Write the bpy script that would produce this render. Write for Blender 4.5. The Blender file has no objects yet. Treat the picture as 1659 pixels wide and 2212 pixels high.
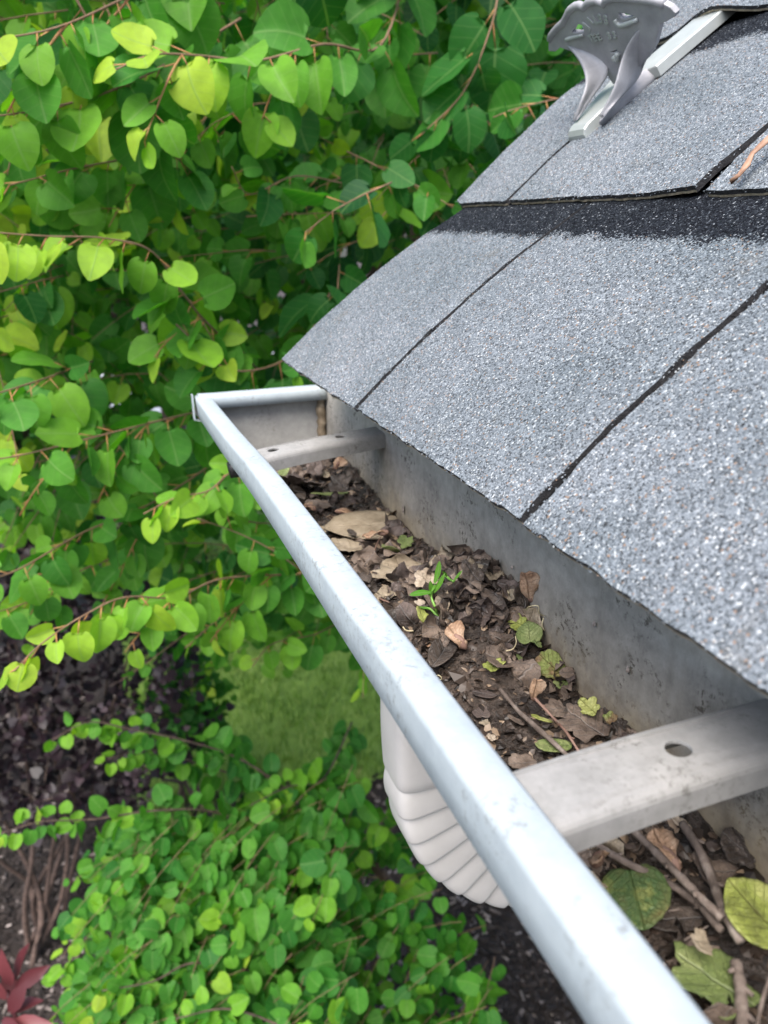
import bpy, bmesh, math, random
import numpy as np
from mathutils import Vector, Matrix, noise
random.seed(7); RNG = np.random.default_rng(7)
C = bpy.context.scene.collection
sc = bpy.context.scene
PI = math.pi

# ------------------------------------------------------------------ camera
H = 2.75                                     # camera height above the ground
AX = np.array([0.93807957, -0.12880263, 0.32158453])   # world X, Y, Z seen from the camera
AY = np.array([-0.34635883, -0.33129975, 0.87765371])
AZ = np.array([-0.00650324, -0.93469265, -0.35539745])
M = np.array([AX, AY, AZ]); CAM = np.array([0, 0, H])
cd = bpy.data.cameras.new('camera'); cam = bpy.data.objects.new('camera', cd); C.objects.link(cam)
cam.matrix_world = Matrix(((M[0][0], -M[0][1], -M[0][2], 0), (M[1][0], -M[1][1], -M[1][2], 0), (M[2][0], -M[2][1], -M[2][2], H), (0, 0, 0, 1)))
cd.sensor_fit = 'VERTICAL'; cd.sensor_height = 36; cd.sensor_width = 27; cd.lens = 27.03
cd.clip_start = .01; cd.clip_end = 300
cd.dof.use_dof = True; cd.dof.focus_distance = .42; cd.dof.aperture_fstop = 11.5
sc.camera = cam

# ------------------------------------------------------------------ light
SUN = Vector((-.34, -.40, .85)).normalized()
w = bpy.data.worlds.new('World'); sc.world = w; w.use_nodes = True
nt = w.node_tree; bg = nt.nodes['Background']; sky = nt.nodes.new('ShaderNodeTexSky')
sky.sky_type = 'NISHITA'; sky.sun_disc = False; sky.sun_elevation = math.asin(SUN.z)
sky.sun_rotation = math.atan2(SUN.x, SUN.y); sky.air_density = 1.0; sky.dust_density = 3.0
nt.links.new(sky.outputs[0], bg.inputs[0]); bg.inputs[1].default_value = .14
sd = bpy.data.lights.new('sun', 'SUN'); sd.energy = 2.2; sd.angle = math.radians(50); sd.color = (1, .95, .88)
so = bpy.data.objects.new('sun', sd); C.objects.link(so); so.rotation_euler = SUN.to_track_quat('Z', 'Y').to_euler()
sc.view_settings.view_transform = 'Standard'; sc.view_settings.look = 'None'; sc.view_settings.gamma = 1
sc.view_settings.exposure = 1.42
sc.cycles.max_bounces = 8; sc.cycles.diffuse_bounces = 5; sc.cycles.transmission_bounces = 6; sc.cycles.use_denoising = True

# ------------------------------------------------------------------ geometry helpers
def ray(px, py): return M @ np.array([px - 829.5, py - 1106., 1661.])
def at(px, py, d):
    r = ray(px, py); return CAM + r / np.linalg.norm(r) * d
PT = math.radians(38); EX, EZ = .158, -.12124
U = np.array([math.cos(PT), 0, math.sin(PT)]); N = np.array([-math.sin(PT), 0, math.cos(PT)])
P0 = np.array([EX, 0, EZ])
def RP(y, s, h): return P0 + CAM + U * s + N * h + np.array([0, y, 0])
def at_pl(px, py, nrm, d0):                  # point on a plane through the camera-relative point d0
    r = ray(px, py); return CAM + r * (nrm.dot(d0) / nrm.dot(r))
def at_plate(px, py, s):
    q = at_pl(px, py, U, P0 + U * s) - CAM - P0; return q[1], q.dot(N)
def fnoise(x, y, z=0): return noise.noise(Vector((x, y, z)))

def mesh_obj(name, verts, faces, mats, parent=None, smooth=False, uv=None, mi=None, attrs=None):
    me = bpy.data.meshes.new(name)
    me.from_pydata([tuple(v) for v in verts] if not isinstance(verts, np.ndarray) else verts.tolist(), [], faces if not isinstance(faces, np.ndarray) else faces.tolist())
    for m in (mats if isinstance(mats, (list, tuple)) else [mats]): me.materials.append(m)
    if mi is not None: me.polygons.foreach_set('material_index', np.asarray(mi, dtype=np.int32))
    if smooth: me.polygons.foreach_set('use_smooth', [True] * len(me.polygons))
    if uv is not None:
        l = me.uv_layers.new(name='UVMap'); li = np.empty(len(me.loops), dtype=np.int32)
        me.loops.foreach_get('vertex_index', li); l.data.foreach_set('uv', np.asarray(uv, dtype=np.float32)[li].ravel())
    for k, v in (attrs or {}).items():
        a = me.attributes.new(k, 'FLOAT', 'POINT'); a.data.foreach_set('value', np.asarray(v, dtype=np.float32))
    me.update()
    o = bpy.data.objects.new(name, me); C.objects.link(o)
    if parent is not None:
        o.parent = parent; pl = Vector((0, 0, 0)); q = parent
        while q is not None: pl += q.location; q = q.parent
        o.location = -pl
    return o
def tag(o, label=None, cat=None, group=None, kind=None):
    if label: o['label'] = label
    if cat: o['category'] = cat
    if group: o['group'] = group
    if kind: o['kind'] = kind
    return o
def thing(name, loc, label, cat, group=None):
    o = bpy.data.objects.new(name, None); C.objects.link(o); o.location = Vector(tuple(loc)); o.empty_display_size = .02
    return tag(o, label, cat, group)
class Buf:
    def __init__(s): s.v = []; s.f = []; s.m = []; s.uv = []; s.t = []
    def add(s, v, f, m=0, uv=None, t=0.):
        n = len(s.v); s.v.extend([tuple(p) for p in v]); s.f.extend([tuple(i + n for i in q) for q in f])
        s.m.extend([m] * len(f)); s.uv.extend(uv if uv is not None else [(0, 0)] * len(v)); s.t.extend([t] * len(v))
    def build(s, name, mats, parent=None, smooth=False): return mesh_obj(name, s.v, s.f, mats, parent, smooth, s.uv, s.m, {'tone': s.t})
def box(b, x0, x1, y0, y1, z0, z1, m=0):
    v = [(x, y, z) for x in (x0, x1) for y in (y0, y1) for z in (z0, z1)]
    b.add(v, [(0, 1, 3, 2), (4, 6, 7, 5), (0, 4, 5, 1), (2, 3, 7, 6), (0, 2, 6, 4), (1, 5, 7, 3)], m)
def smooth_path(pts, n=6):
    pts = [np.asarray(p, float) for p in pts]
    if len(pts) < 3: return [pts[0] + (pts[-1] - pts[0]) * i / n for i in range(n + 1)]
    out = []; P = [pts[0] * 2 - pts[1]] + pts + [pts[-1] * 2 - pts[-2]]
    for i in range(1, len(P) - 2):
        for k in range(n):
            t = k / n; a, b_, c, d = P[i - 1], P[i], P[i + 1], P[i + 2]
            out.append(.5 * ((2 * b_) + (c - a) * t + (2 * a - 5 * b_ + 4 * c - d) * t * t + (3 * b_ - a - 3 * c + d) * t ** 3))
    out.append(pts[-1]); return out
def tube(b, pts, r0, r1, sides=6, m=0, t=0., wob=0.):
    pts = [np.asarray(p, float) for p in pts]; n = len(pts); v = []; f = []; uv = []
    ref = np.array([.31, .17, .93]); L = 0
    for i, p in enumerate(pts):
        d = pts[min(i + 1, n - 1)] - pts[max(i - 1, 0)]; d /= np.linalg.norm(d) + 1e-9
        if i: L += np.linalg.norm(p - pts[i - 1])
        a = np.cross(d, ref); a /= np.linalg.norm(a) + 1e-9; c = np.cross(d, a)
        r = r0 + (r1 - r0) * i / (n - 1)
        if wob: r *= 1 + wob * fnoise(L * 300 + p[0] * 50, p[1] * 70, p[2] * 70)
        for k in range(sides):
            g = 2 * PI * k / sides; v.append(p + (a * math.cos(g) + c * math.sin(g)) * r); uv.append((k / sides, L))
    for i in range(n - 1):
        for k in range(sides):
            f.append((i * sides + k, i * sides + (k + 1) % sides, (i + 1) * sides + (k + 1) % sides, (i + 1) * sides + k))
    f.append(tuple(range(sides))[::-1]); f.append(tuple((n - 1) * sides + k for k in range(sides)))
    b.add(v, f, m, uv, t)
def flat_shape(name, outer, holes, depth, to_world, mats, parent, bevel=0., smooth=False):
    """2-D outline with holes -> solid sheet; to_world maps (u, v, w) to a world point"""
    cu = bpy.data.curves.new('c', 'CURVE'); cu.dimensions = '2D'; cu.fill_mode = 'BOTH'; cu.extrude = depth / 2; cu.bevel_depth = bevel; cu.bevel_resolution = 1
    for ring in [outer] + list(holes):
        s = cu.splines.new('POLY'); s.points.add(len(ring) - 1)
        for p, q in zip(s.points, ring): p.co = (q[0], q[1], 0, 1)
        s.use_cyclic_u = True
    o = bpy.data.objects.new('c', cu); C.objects.link(o)
    me = bpy.data.meshes.new_from_object(o.evaluated_get(bpy.context.evaluated_depsgraph_get()))
    vs = [to_world(*v.co) for v in me.vertices]; fs = [tuple(p.vertices) for p in me.polygons]
    bpy.data.objects.remove(o); bpy.data.curves.remove(cu); bpy.data.meshes.remove(me)
    return mesh_obj(name, vs, fs, mats, parent, smooth)

# ------------------------------------------------------------------ material helpers
def mat(name):
    m = bpy.data.materials.new(name); m.use_nodes = True; t = m.node_tree; t.nodes.clear()
    o = t.nodes.new('ShaderNodeOutputMaterial'); p = t.nodes.new('ShaderNodeBsdfPrincipled'); t.links.new(p.outputs[0], o.inputs[0])
    return m, t, p, o
def nd(t, k, **kw):
    n = t.nodes.new('ShaderNode' + k)
    for a, v in kw.items():
        if a in n.inputs.keys() if isinstance(a, str) else False: n.inputs[a].default_value = v
        else: setattr(n, a, v)
    return n
def noi(t, scale, detail=4, rough=.55, vec=None):
    n = t.nodes.new('ShaderNodeTexNoise'); n.inputs['Scale'].default_value = scale; n.inputs['Detail'].default_value = detail; n.inputs['Roughness'].default_value = rough
    if vec is None:
        c = t.nodes.new('ShaderNodeTexCoord'); vec = c.outputs['Object']
    t.links.new(vec, n.inputs['Vector']); return n.outputs['Fac']
def ramp(t, fac, stops, interp='LINEAR'):
    r = t.nodes.new('ShaderNodeValToRGB'); r.color_ramp.interpolation = interp
    e = r.color_ramp.elements
    while len(e) < len(stops): e.new(.5)
    for q, (p, c) in zip(e, stops): q.position = p; q.color = (c if len(c) == 4 else (*c, 1)) if not isinstance(c, float) else (c, c, c, 1)
    t.links.new(fac, r.inputs[0]); return r.outputs[0]
def mix(t, fac, a, b, mode='MIX'):
    n = t.nodes.new('ShaderNodeMix'); n.data_type = 'RGBA'; n.blend_type = mode
    for i, v in ((0, fac), (6, a), (7, b)):
        if isinstance(v, bpy.types.NodeSocket): t.links.new(v, n.inputs[i])
        else: n.inputs[i].default_value = v if not isinstance(v, tuple) else (*v, 1) if len(v) == 3 else v
    return n.outputs[2]
def math_(t, op, a, b=None):
    n = t.nodes.new('ShaderNodeMath'); n.operation = op
    for i, v in ((0, a), (1, b)):
        if v is None: continue
        if isinstance(v, bpy.types.NodeSocket): t.links.new(v, n.inputs[i])
        else: n.inputs[i].default_value = v
    return n.outputs[0]
def bump(t, h, strength, dist, p):
    n = t.nodes.new('ShaderNodeBump'); n.inputs['Strength'].default_value = strength; n.inputs['Distance'].default_value = dist
    t.links.new(h, n.inputs['Height']); t.links.new(n.outputs[0], p.inputs['Normal']); return n
def attr(t, name):
    n = t.nodes.new('ShaderNodeAttribute'); n.attribute_name = name; return n.outputs['Fac']
def plain(name, stops, scale, rough=.6, bs=.3, bd=.001, metallic=0., spec=.5, detail=5):
    m, t, p, o = mat(name); n = noi(t, scale, detail)
    t.links.new(ramp(t, n, stops), p.inputs['Base Color']); p.inputs['Roughness'].default_value = rough
    p.inputs['Metallic'].default_value = metallic; p.inputs['Specular IOR Level'].default_value = spec
    if bs: bump(t, noi(t, scale * 3, 4), bs, bd, p)
    return m

# granulated shingle: tone attribute > 0 marks a real chip and carries its colour number
def granule_mat():
    m, t, p, o = mat('granules')
    tc = t.nodes.new('ShaderNodeTexCoord')
    v = t.nodes.new('ShaderNodeTexVoronoi'); v.inputs['Scale'].default_value = 1100; v.inputs['Randomness'].default_value = 1
    t.links.new(tc.outputs['Object'], v.inputs['Vector'])
    sp = t.nodes.new('ShaderNodeSeparateColor'); t.links.new(v.outputs['Color'], sp.inputs[0])
    chip = attr(t, 'tone'); is_chip = math_(t, 'GREATER_THAN', chip, .001)
    rnd = math_(t, 'ADD', math_(t, 'MULTIPLY', sp.outputs[0], math_(t, 'SUBTRACT', 1., is_chip)), math_(t, 'MULTIPLY', chip, is_chip))
    light = ramp(t, rnd, [(0, (.075, .082, .092)), (.08, (.14, .155, .172)), (.26, (.20, .22, .245)), (.52, (.265, .29, .322)), (.78, (.335, .362, .395)), (.91, (.42, .44, .465)), (.93, (.34, .23, .17)), (.955, (.60, .61, .62))], 'CONSTANT')
    dark = ramp(t, rnd, [(0, (.005, .006, .009)), (.5, (.012, .015, .020)), (.8, (.028, .033, .041)), (.94, (.075, .085, .098)), (.988, (.25, .27, .29))], 'CONSTANT')
    u = t.nodes.new('ShaderNodeUVMap'); su = t.nodes.new('ShaderNodeSeparateXYZ'); t.links.new(u.outputs[0], su.inputs[0])
    edge = math_(t, 'ADD', su.outputs[1], math_(t, 'MULTIPLY', math_(t, 'SUBTRACT', sp.outputs[1], .5), .045))
    edge = math_(t, 'ADD', edge, math_(t, 'MULTIPLY', math_(t, 'SUBTRACT', noi(t, 45, 3), .5), .09))
    band = math_(t, 'GREATER_THAN', edge, .815)
    low = ramp(t, noi(t, 9, 3), [(.3, (.52, .56, .57)), (.7, (.76, .77, .775))])
    col = mix(t, band, mix(t, 1., light, low, 'MULTIPLY'), dark)
    pit = ramp(t, noi(t, 230, 3, .6), [(.27, 1.), (.31, 0.)])
    col = mix(t, math_(t, 'MULTIPLY', pit, .85), col, (.015, .016, .018))
    col = mix(t, math_(t, 'MULTIPLY', ramp(t, noi(t, 26, 5, .7), [(.60, 0.), (.78, 1.)]), math_(t, 'SUBTRACT', .35, math_(t, 'MULTIPLY', band, .35))), col, (.16, .135, .10))
    t.links.new(col, p.inputs['Base Color']); p.inputs['Roughness'].default_value = .85; p.inputs['Specular IOR Level'].default_value = .12
    h = math_(t, 'ADD', math_(t, 'MULTIPLY', v.outputs['Distance'], -1.2), math_(t, 'MULTIPLY', sp.outputs[2], .6))
    bump(t, h, .7, .0007, p)
    return m
M_GRAN = granule_mat()
M_ASPH = plain('asphalt_edge', [(.3, (.006, .006, .007)), (.8, (.03, .03, .034))], 400, .8, .8, .001)
M_MAT = plain('fibre_edge', [(.3, (.16, .13, .09)), (.7, (.38, .33, .24))], 300, .9, .5, .0005)

def metal_paint(name, c0, c1, dirt, dirt_amt, rough, speck=True, stain=False, metallic=.15):
    m, t, p, o = mat(name)
    base = ramp(t, math_(t, 'ADD', math_(t, 'MULTIPLY', noi(t, 22, 6, .65), .55), math_(t, 'MULTIPLY', noi(t, 120, 5, .7), .45)), [(.36, c0), (.62, c1)])
    tc = t.nodes.new('ShaderNodeTexCoord')
    fine = noi(t, 260, 6, .75)
    patch = noi(t, 30, 3, .6)
    f = math_(t, 'MULTIPLY', ramp(t, fine, [(.52, 0.), (.66, 1.)]), ramp(t, patch, [(.48, 0.), (.62, 1.)]))
    f = math_(t, 'MULTIPLY', f, dirt_amt)
    col = mix(t, f, base, dirt)
    if stain:      # water line of brown scum that stayed along the bottom of the trough
        s = t.nodes.new('ShaderNodeSeparateXYZ'); t.links.new(tc.outputs['Object'], s.inputs[0])
        z = math_(t, 'ADD', s.outputs[2], math_(t, 'MULTIPLY', math_(t, 'SUBTRACT', noi(t, 28, 5, .7), .5), .05))
        k = ramp(t, math_(t, 'MULTIPLY', math_(t, 'SUBTRACT', H - .206, z), 26.), [(0., 0.), (.6, .75), (1., 1.)])
        col = mix(t, math_(t, 'MULTIPLY', k, .8), col, ramp(t, noi(t, 60, 5), [(.35, (.10, .065, .03)), (.6, (.27, .22, .14))]))
        v = t.nodes.new('ShaderNodeMapping'); v.inputs['Scale'].default_value = (1, 60, 6); t.links.new(tc.outputs['Object'], v.inputs[0])
        st = noi(t, 1.6, 4, .6, v.outputs[0])
        col = mix(t, math_(t, 'MULTIPLY', ramp(t, st, [(.56, 0.), (.72, 1.)]), .3), col, (.12, .11, .09))
    t.links.new(col, p.inputs['Base Color']); p.inputs['Roughness'].default_value = rough; p.inputs['Metallic'].default_value = metallic
    bump(t, noi(t, 35, 3), .12, .002, p)
    return m
M_LIP = metal_paint('lip_paint', (.285, .33, .36), (.36, .41, .435), (.22, .24, .245), 1.2, .72, metallic=0.)
M_TROUGH = metal_paint('trough_metal', (.17, .162, .145), (.33, .315, .28), (.07, .062, .05), 2.0, .8, stain=True, metallic=0.)
M_STRAP = metal_paint('strap_metal', (.20, .198, .19), (.295, .29, .28), (.11, .105, .095), 1.1, .9, metallic=0.)
M_CAP = metal_paint('cap_metal', (.27, .27, .26), (.40, .40, .385), (.13, .12, .10), .8, .8, metallic=0.)
M_PIPE = plain('downpipe_paint', [(.3, (.40, .387, .372)), (.7, (.52, .505, .488))], 14, .4, .15, .001)
M_CAST = plain('cast_aluminium', [(.3, (.24, .24, .255)), (.7, (.36, .36, .38))], 60, .6, .35, .0008, metallic=.3, detail=7)
M_BAR = plain('pale_bar_metal', [(.3, (.30, .325, .318)), (.7, (.40, .425, .418))], 40, .4, .1, .001, metallic=.2)
M_WHITE = plain('white_paint', [(.3, (.62, .63, .62)), (.7, (.74, .74, .72))], 6, .5, .1, .001)
M_WOOD = plain('deck_wood', [(.3, (.20, .14, .08)), (.7, (.32, .23, .14))], 12, .8, .3, .002)
M_SCREW = plain('dark_screw', [(.3, (.02, .02, .02)), (.7, (.06, .06, .06))], 80, .4, .1, .001, metallic=.6)

# ================================================================== SETTING
def sheet(name, x0, x1, y0, y1, nx, ny, zf, m):
    xs = np.linspace(x0, x1, nx); ys = np.linspace(y0, y1, ny); v = [(x, y, zf(x, y)) for y in ys for x in xs]
    f = [(j * nx + i, j * nx + i + 1, (j + 1) * nx + i + 1, (j + 1) * nx + i) for j in range(ny - 1) for i in range(nx - 1)]
    o = mesh_obj(name, v, f, m, smooth=True); o['kind'] = 'structure'; return o
m, t, p, o = mat('soil')
t.links.new(ramp(t, noi(t, 14, 9, .75), [(.3, (.014, .010, .009)), (.52, (.05, .038, .034)), (.66, (.10, .08, .07)), (.74, (.26, .22, .20))]), p.inputs['Base Color'])
p.inputs['Roughness'].default_value = .9; bump(t, noi(t, 40, 6, .8), 1., .03, p); M_SOIL = m
sheet('ground', -60, 60, -60, 60, 61, 61, lambda x, y: -.004, M_SOIL)
m, t, p, o = mat('turf')
t.links.new(ramp(t, noi(t, 5, 8, .7), [(.3, (.10, .21, .03)), (.6, (.23, .38, .07)), (.75, (.36, .48, .13))]), p.inputs['Base Color'])
p.inputs['Roughness'].default_value = .9; bump(t, noi(t, 60, 5, .8), .8, .03, p); M_TURF = m
def lawn_pts():
    c = at_pl(560, 1520, np.array([0, 0, 1.]), np.array([0, 0, -H])); return c
LC = lawn_pts()
sheet('lawn', LC[0] - .75, LC[0] + 2.0, LC[1] - .9, LC[1] + 7, 60, 60, lambda x, y: .006 + .02 * fnoise(x * 2, y * 2), M_TURF)
M_DRIVE = plain('pale_concrete', [(.3, (.42, .42, .43)), (.7, (.56, .56, .57))], 3, .8, .3, .003)
sheet('driveway', -30, 18, LC[1] + 7.2, LC[1] + 13, 6, 6, lambda x, y: .012, M_DRIVE)

# ================================================================== HOUSE
house = thing('house', (.55, -1.5, 0), 'white house under the grey shingled roof, its eave carrying the leaf-filled gutter', 'house')
b = Buf(); box(b, .217, .240, -2.5, .672, H - .33, H - .112); b.build('fascia_board', M_WHITE, house)
b = Buf(); box(b, .241, .56, -2.5, .60, H - .33, H - .315); b.build('soffit', M_WHITE, house)
b = Buf()
box(b, .56, 3.2, -2.5, .60, -.02, H - .33)
b.build('wall', M_WHITE, house)
b = Buf()     # gable infill and roof deck
p1 = RP(0, .075, -.022); p2 = RP(0, 3.0, -.022)
def deckpts(y): return [RP(y, .05, -.006), RP(y, 3.2, -.006), RP(y, 3.2, -.024), RP(y, .05, -.024)]
v = [*deckpts(-2.5), *deckpts(.672)]
b.add(v, [(0, 1, 5, 4), (1, 2, 6, 5), (2, 3, 7, 6), (3, 0, 4, 7), (0, 3, 2, 1), (4, 5, 6, 7)])
b.build('roof_deck', M_WOOD, house)
b = Buf(); v = [(.56, .598, H - .33), (3.2, .598, H - .33), (3.2, .598, H + 1.9), (.56, .598, H + .10), (.56, .575, H - .33), (3.2, .575, H - .33), (3.2, .575, H + 1.9), (.56, .575, H + .10)]
b.add(v, [(0, 1, 2, 3), (7, 6, 5, 4), (0, 3, 7, 4), (1, 5, 6, 2), (2, 6, 7, 3)]); b.build('gable_wall', M_WHITE, house)

# roof covering: courses of slit tabs, each tab a solid slab with its own curl
E = .2115; TH = .0045
OCT = np.array([(1, 0, 0), (-1, 0, 0), (0, 1, 0), (0, -1, 0), (0, 0, 1), (0, 0, -1)], float)
OCF = [(0, 2, 4), (2, 1, 4), (1, 3, 4), (3, 0, 4), (2, 0, 5), (1, 2, 5), (3, 1, 5), (0, 3, 5)]
def rake_y(s):
    k = s / E
    if k < 1: return .688 - .018 * min(1, k / .85)
    return .684 + .028 * min(1, (k - 1) / .75) if k < 2 else .70
SAG = {0: .0062, 1: .0035, 2: .004}
def tab(course, y0, y1, rake=False, lift=0.):
    s0 = course * E + random.uniform(-.0012, .0012); over = .02 if course < 2 else .3
    L = E * (1 if course < 2 else 4) + over
    ny = max(6, int((y1 - y0) / .004)); ns = int(min(L, .24) / .004)
    sag = SAG.get(course, .004); seed = random.random() * 50
    def hh(y, sl):
        q = min(1, sl / E)
        h = .0012 + TH * (1 - q) + 4 * sag * q * (1 - q) + .0006 * fnoise(y * 30 + seed, sl * 30)
        h += lift * math.exp(-((y - y1 if rake else y - y0) / .03) ** 2) * max(0, 1 - q * 3)
        if course == 2: h += .012 * math.exp(-((y - .568) / .035) ** 2) * max(0, 1 - q * 2.0)
        if sl > E: h = h - .004 * min(1, (sl - E) / .01)
        return h
    V = []; UVs = []
    for i in range(ns + 1):
        sl = L * i / ns
        for j in range(ny + 1):
            y = y0 + (y1 - y0) * j / ny; s = s0 + sl
            if rake and j == ny: y = rake_y(s)
            elif rake: y = y0 + (rake_y(s) - y0) * j / ny
            if i == 0: s += .0011 * fnoise(y * 420, seed) + .0012 * fnoise(y * 60, seed)
            if j == 0: y += .0010 * fnoise(s * 420, seed) + .0022 * fnoise(s * 30, seed + 3)
            if j == ny: y += .0010 * fnoise(s * 420, seed + 5) + .0022 * fnoise(s * 30, seed + 7)
            V.append(RP(y, s, hh(y, s - s0))); UVs.append((y, (s - s0) / E))
    W = ny + 1; n1 = len(V)
    F = [(i * W + j, i * W + j + 1, (i + 1) * W + j + 1, (i + 1) * W + j) for i in range(ns) for j in range(ny)]
    F = [f[::-1] for f in F]; MI = [0] * len(F)
    ring = [j for j in range(W)] + [i * W + ny for i in range(1, ns + 1)] + [ns * W + j for j in range(ny - 1, -1, -1)] + [i * W for i in range(ns - 1, 0, -1)]
    base = [V[i] for i in ring]; ru = [UVs[i] for i in ring]
    mid = [q - N * TH * .62 for q in base]; bot = [q - N * TH * .95 + np.array([0, random.uniform(-.0004, .0004), 0]) for q in base]
    V += mid + bot; UVs += ru + ru; K = len(ring)
    for k in range(K):
        k2 = (k + 1) % K
        F.append((ring[k], ring[k2], n1 + k2, n1 + k)); MI.append(1)
        F.append((n1 + k, n1 + k2, n1 + K + k2, n1 + K + k)); MI.append(2 if k < ny else 1)
    # loose granule chips: dense on the butt edge and slot edges, sparser over the face
    T = [0.] * len(V)
    def chip(y, s, h, r, uvv):
        A = OCT * np.array([random.uniform(.7, 1.3), random.uniform(.7, 1.3), random.uniform(.45, .8)]) * r
        a = random.random() * 6.28; ca, sa = math.cos(a), math.sin(a); tl = random.uniform(-.5, .5)
        X = A[:, 0] * ca - A[:, 1] * sa; Y = A[:, 0] * sa + A[:, 1] * ca; Zc = A[:, 2] + X * tl
        n0 = len(V); c0 = RP(y, s, h); tone = random.uniform(.01, 1)
        for x_, y_, z_ in zip(X, Y, Zc): V.append(c0 + U * x_ + np.array([0, y_, 0]) + N * z_); UVs.append((y, uvv)); T.append(tone)
        for f in OCF: F.append(tuple(n0 + q for q in f)); MI.append(0)
    ye = lambda s: (rake_y(s) if rake else y1)
    nearness = 1. if y0 < .5 else .5
    for _ in range(int((y1 - y0) / .0011 * nearness)):
        y = random.uniform(y0, y1 if not rake else .68); chip(y, s0 + random.uniform(-.0006, .002), hh(y, 0) - random.uniform(-.0003, .0022), random.uniform(.0004, .0007), 0.)
    for _ in range(int(E / .0012 * nearness)):
        for side in (0, 1):
            sl = random.uniform(0, E * .97); yy = y0 if side == 0 else ye(s0 + sl)
            yy += (-1 if side == 0 else 1) * random.uniform(-.0018, .0004); chip(yy, s0 + sl, hh(yy, sl) - random.uniform(-.0003, .0018), random.uniform(.0004, .0007), sl / E)
    area = (min(y1, .7) - y0) * E; dens = 1 / .0021 ** 2 if y0 < .4 and course < 1 else 1 / .0032 ** 2
    if y1 < -.1: dens = 0
    for _ in range(int(area * dens)):
        sl = random.uniform(.002, E * .99); y = random.uniform(y0, ye(s0 + sl)); chip(y, s0 + sl, hh(y, sl) + .0002, random.uniform(.00035, .00065), sl / E)
    return mesh_obj('shingle_tab', V, F, [M_GRAN, M_ASPH, M_MAT], house, False, UVs, MI, {'tone': T})
slots0 = [.687, .476, .2575, .040, -.178, -.396, -.614]; slots1 = [.687, .587, .3685, .150, -.068, -.286, -.504]
G = .0025
for c, sl in ((0, slots0), (1, slots1), (2, slots0)):
    for i in range(len(sl) - 1):
        tab(c, sl[i + 1] + G, sl[i] - G, rake=(i == 0), lift=.003 if (c, i) == (1, 1) else 0)
# plain upper slope of the roof beyond the picture
b = Buf(); v = [RP(-2.5, 2.2 * E, .001), RP(.69, 2.2 * E, .001), RP(.69, 3.2, .001), RP(-2.5, 3.2, .001)]
v += [q - N * .005 for q in v]; b.add(v, [(3, 2, 1, 0), (4, 5, 6, 7), (0, 1, 5, 4), (1, 2, 6, 5), (2, 3, 7, 6), (3, 0, 4, 7)]); b.build('upper_shingles', M_GRAN, house)
b = Buf(); v = [RP(-2.5, .006, -.0042), RP(.675, .006, -.0042), RP(.675, 3.2, -.0042), RP(-2.5, 3.2, -.0042)]
v += [q - N * .0014 for q in v]; b.add(v, [(3, 2, 1, 0), (4, 5, 6, 7), (0, 1, 5, 4), (1, 2, 6, 5), (2, 3, 7, 6), (3, 0, 4, 7)]); b.build('underlay', M_ASPH, house)

# ================================================================== GUTTER
YE = .767
gut = thing('gutter', (.16, .2, H - .285), 'pale metal roof gutter with boxy lip running along the eave, half full of dead leaves', 'gutter')
def bow(y): 
    q = min(1, max(0, (y - .43) / .34)); return -.0065 * q * q * (3 - 2 * q)
PRO = [(.2150, -.118), (.2150, -.20), (.2150, -.279), (.2125, -.2823), (.18, -.2823), (.147, -.2823), (.1425, -.279), (.140, -.262), (.131, -.240), (.117, -.222), (.109, -.206), (.1035, -.192), (.099, -.1845), (.0915, -.1826), (.0893, -.1805),
       (.0893, -.172), (.0893, -.1640), (.0896, -.1625), (.0904, -.1614), (.0917, -.1610), (.097, -.1611), (.1030, -.1613), (.1042, -.1619), (.1045, -.1632), (.1040, -.1720)]
def extrude_profile(name, pro, y0, y1, n, mats, mi_f, thick=.0009, bowf=bow):
    ys = np.linspace(y0, y1, n); K = len(pro); V = []
    for y in ys:
        for i, (x, z) in enumerate(pro):
            k = min(1, max(0, (z + .23) / .07)) if x < .13 else 0
            dx = bowf(y) * k + (.0006 * fnoise(y * 9, 3.) if x < .11 else 0); dz = .0007 * fnoise(y * 7, 8., x * 40) if x < .11 else 0
            V.append((x + dx, y, H + z + dz))
    F = [(a * K + i, a * K + i + 1, (a + 1) * K + i + 1, (a + 1) * K + i) for a in range(n - 1) for i in range(K - 1)]
    MI = [mi_f(i) for a in range(n - 1) for i in range(K - 1)]
    o = mesh_obj(name, V, F, mats, gut, True, None, MI)
    s = o.modifiers.new('s', 'SOLIDIFY'); s.thickness = thick; s.offset = 0
    return o
extrude_profile('trough', PRO[:13], -.6, YE, 110, [M_TROUGH], lambda i: 0)
extrude_profile('front_lip', PRO[12:], -.6, YE, 110, [M_LIP], lambda i: 0)
# end cap: panel, folded top flange and outer rim
b = Buf(); capx = bow(YE)
v = [(x + capx * min(1, max(0, (z + .23) / .07)) * (x < .13), YE - .0015, H + z) for x, z in PRO[:13]] + [(.0893 + capx, YE - .0015, H - .1805), (.0893 + capx, YE - .0015, H - .163), (.2150, YE - .0015, H - .163)]
K = len(v); v2 = [(x, y + .0012, z) for x, y, z in v]
b.add(v + v2, [tuple(range(K))[::-1], tuple(range(K, 2 * K))] + [(i, (i + 1) % K, K + (i + 1) % K, K + i) for i in range(K)])
b.build('end_cap', M_CAP, gut)
b = Buf(); prof = [(YE + .0012, -.170), (YE + .0012, -.1612), (YE - .0005, -.1600), (YE - .010, -.1600), (YE - .0135, -.1604), (YE - .0150, -.1620), (YE - .0150, -.172)]
xs = np.linspace(.086, .2146, 14); v = [(x, y, H + z + .0005 * fnoise(x * 30, 1)) for x in xs for y, z in prof]; K = len(prof)
b.add(v, [(a * K + i, (a + 1) * K + i, (a + 1) * K + i + 1, a * K + i + 1) for a in range(13) for i in range(K - 1)])
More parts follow.
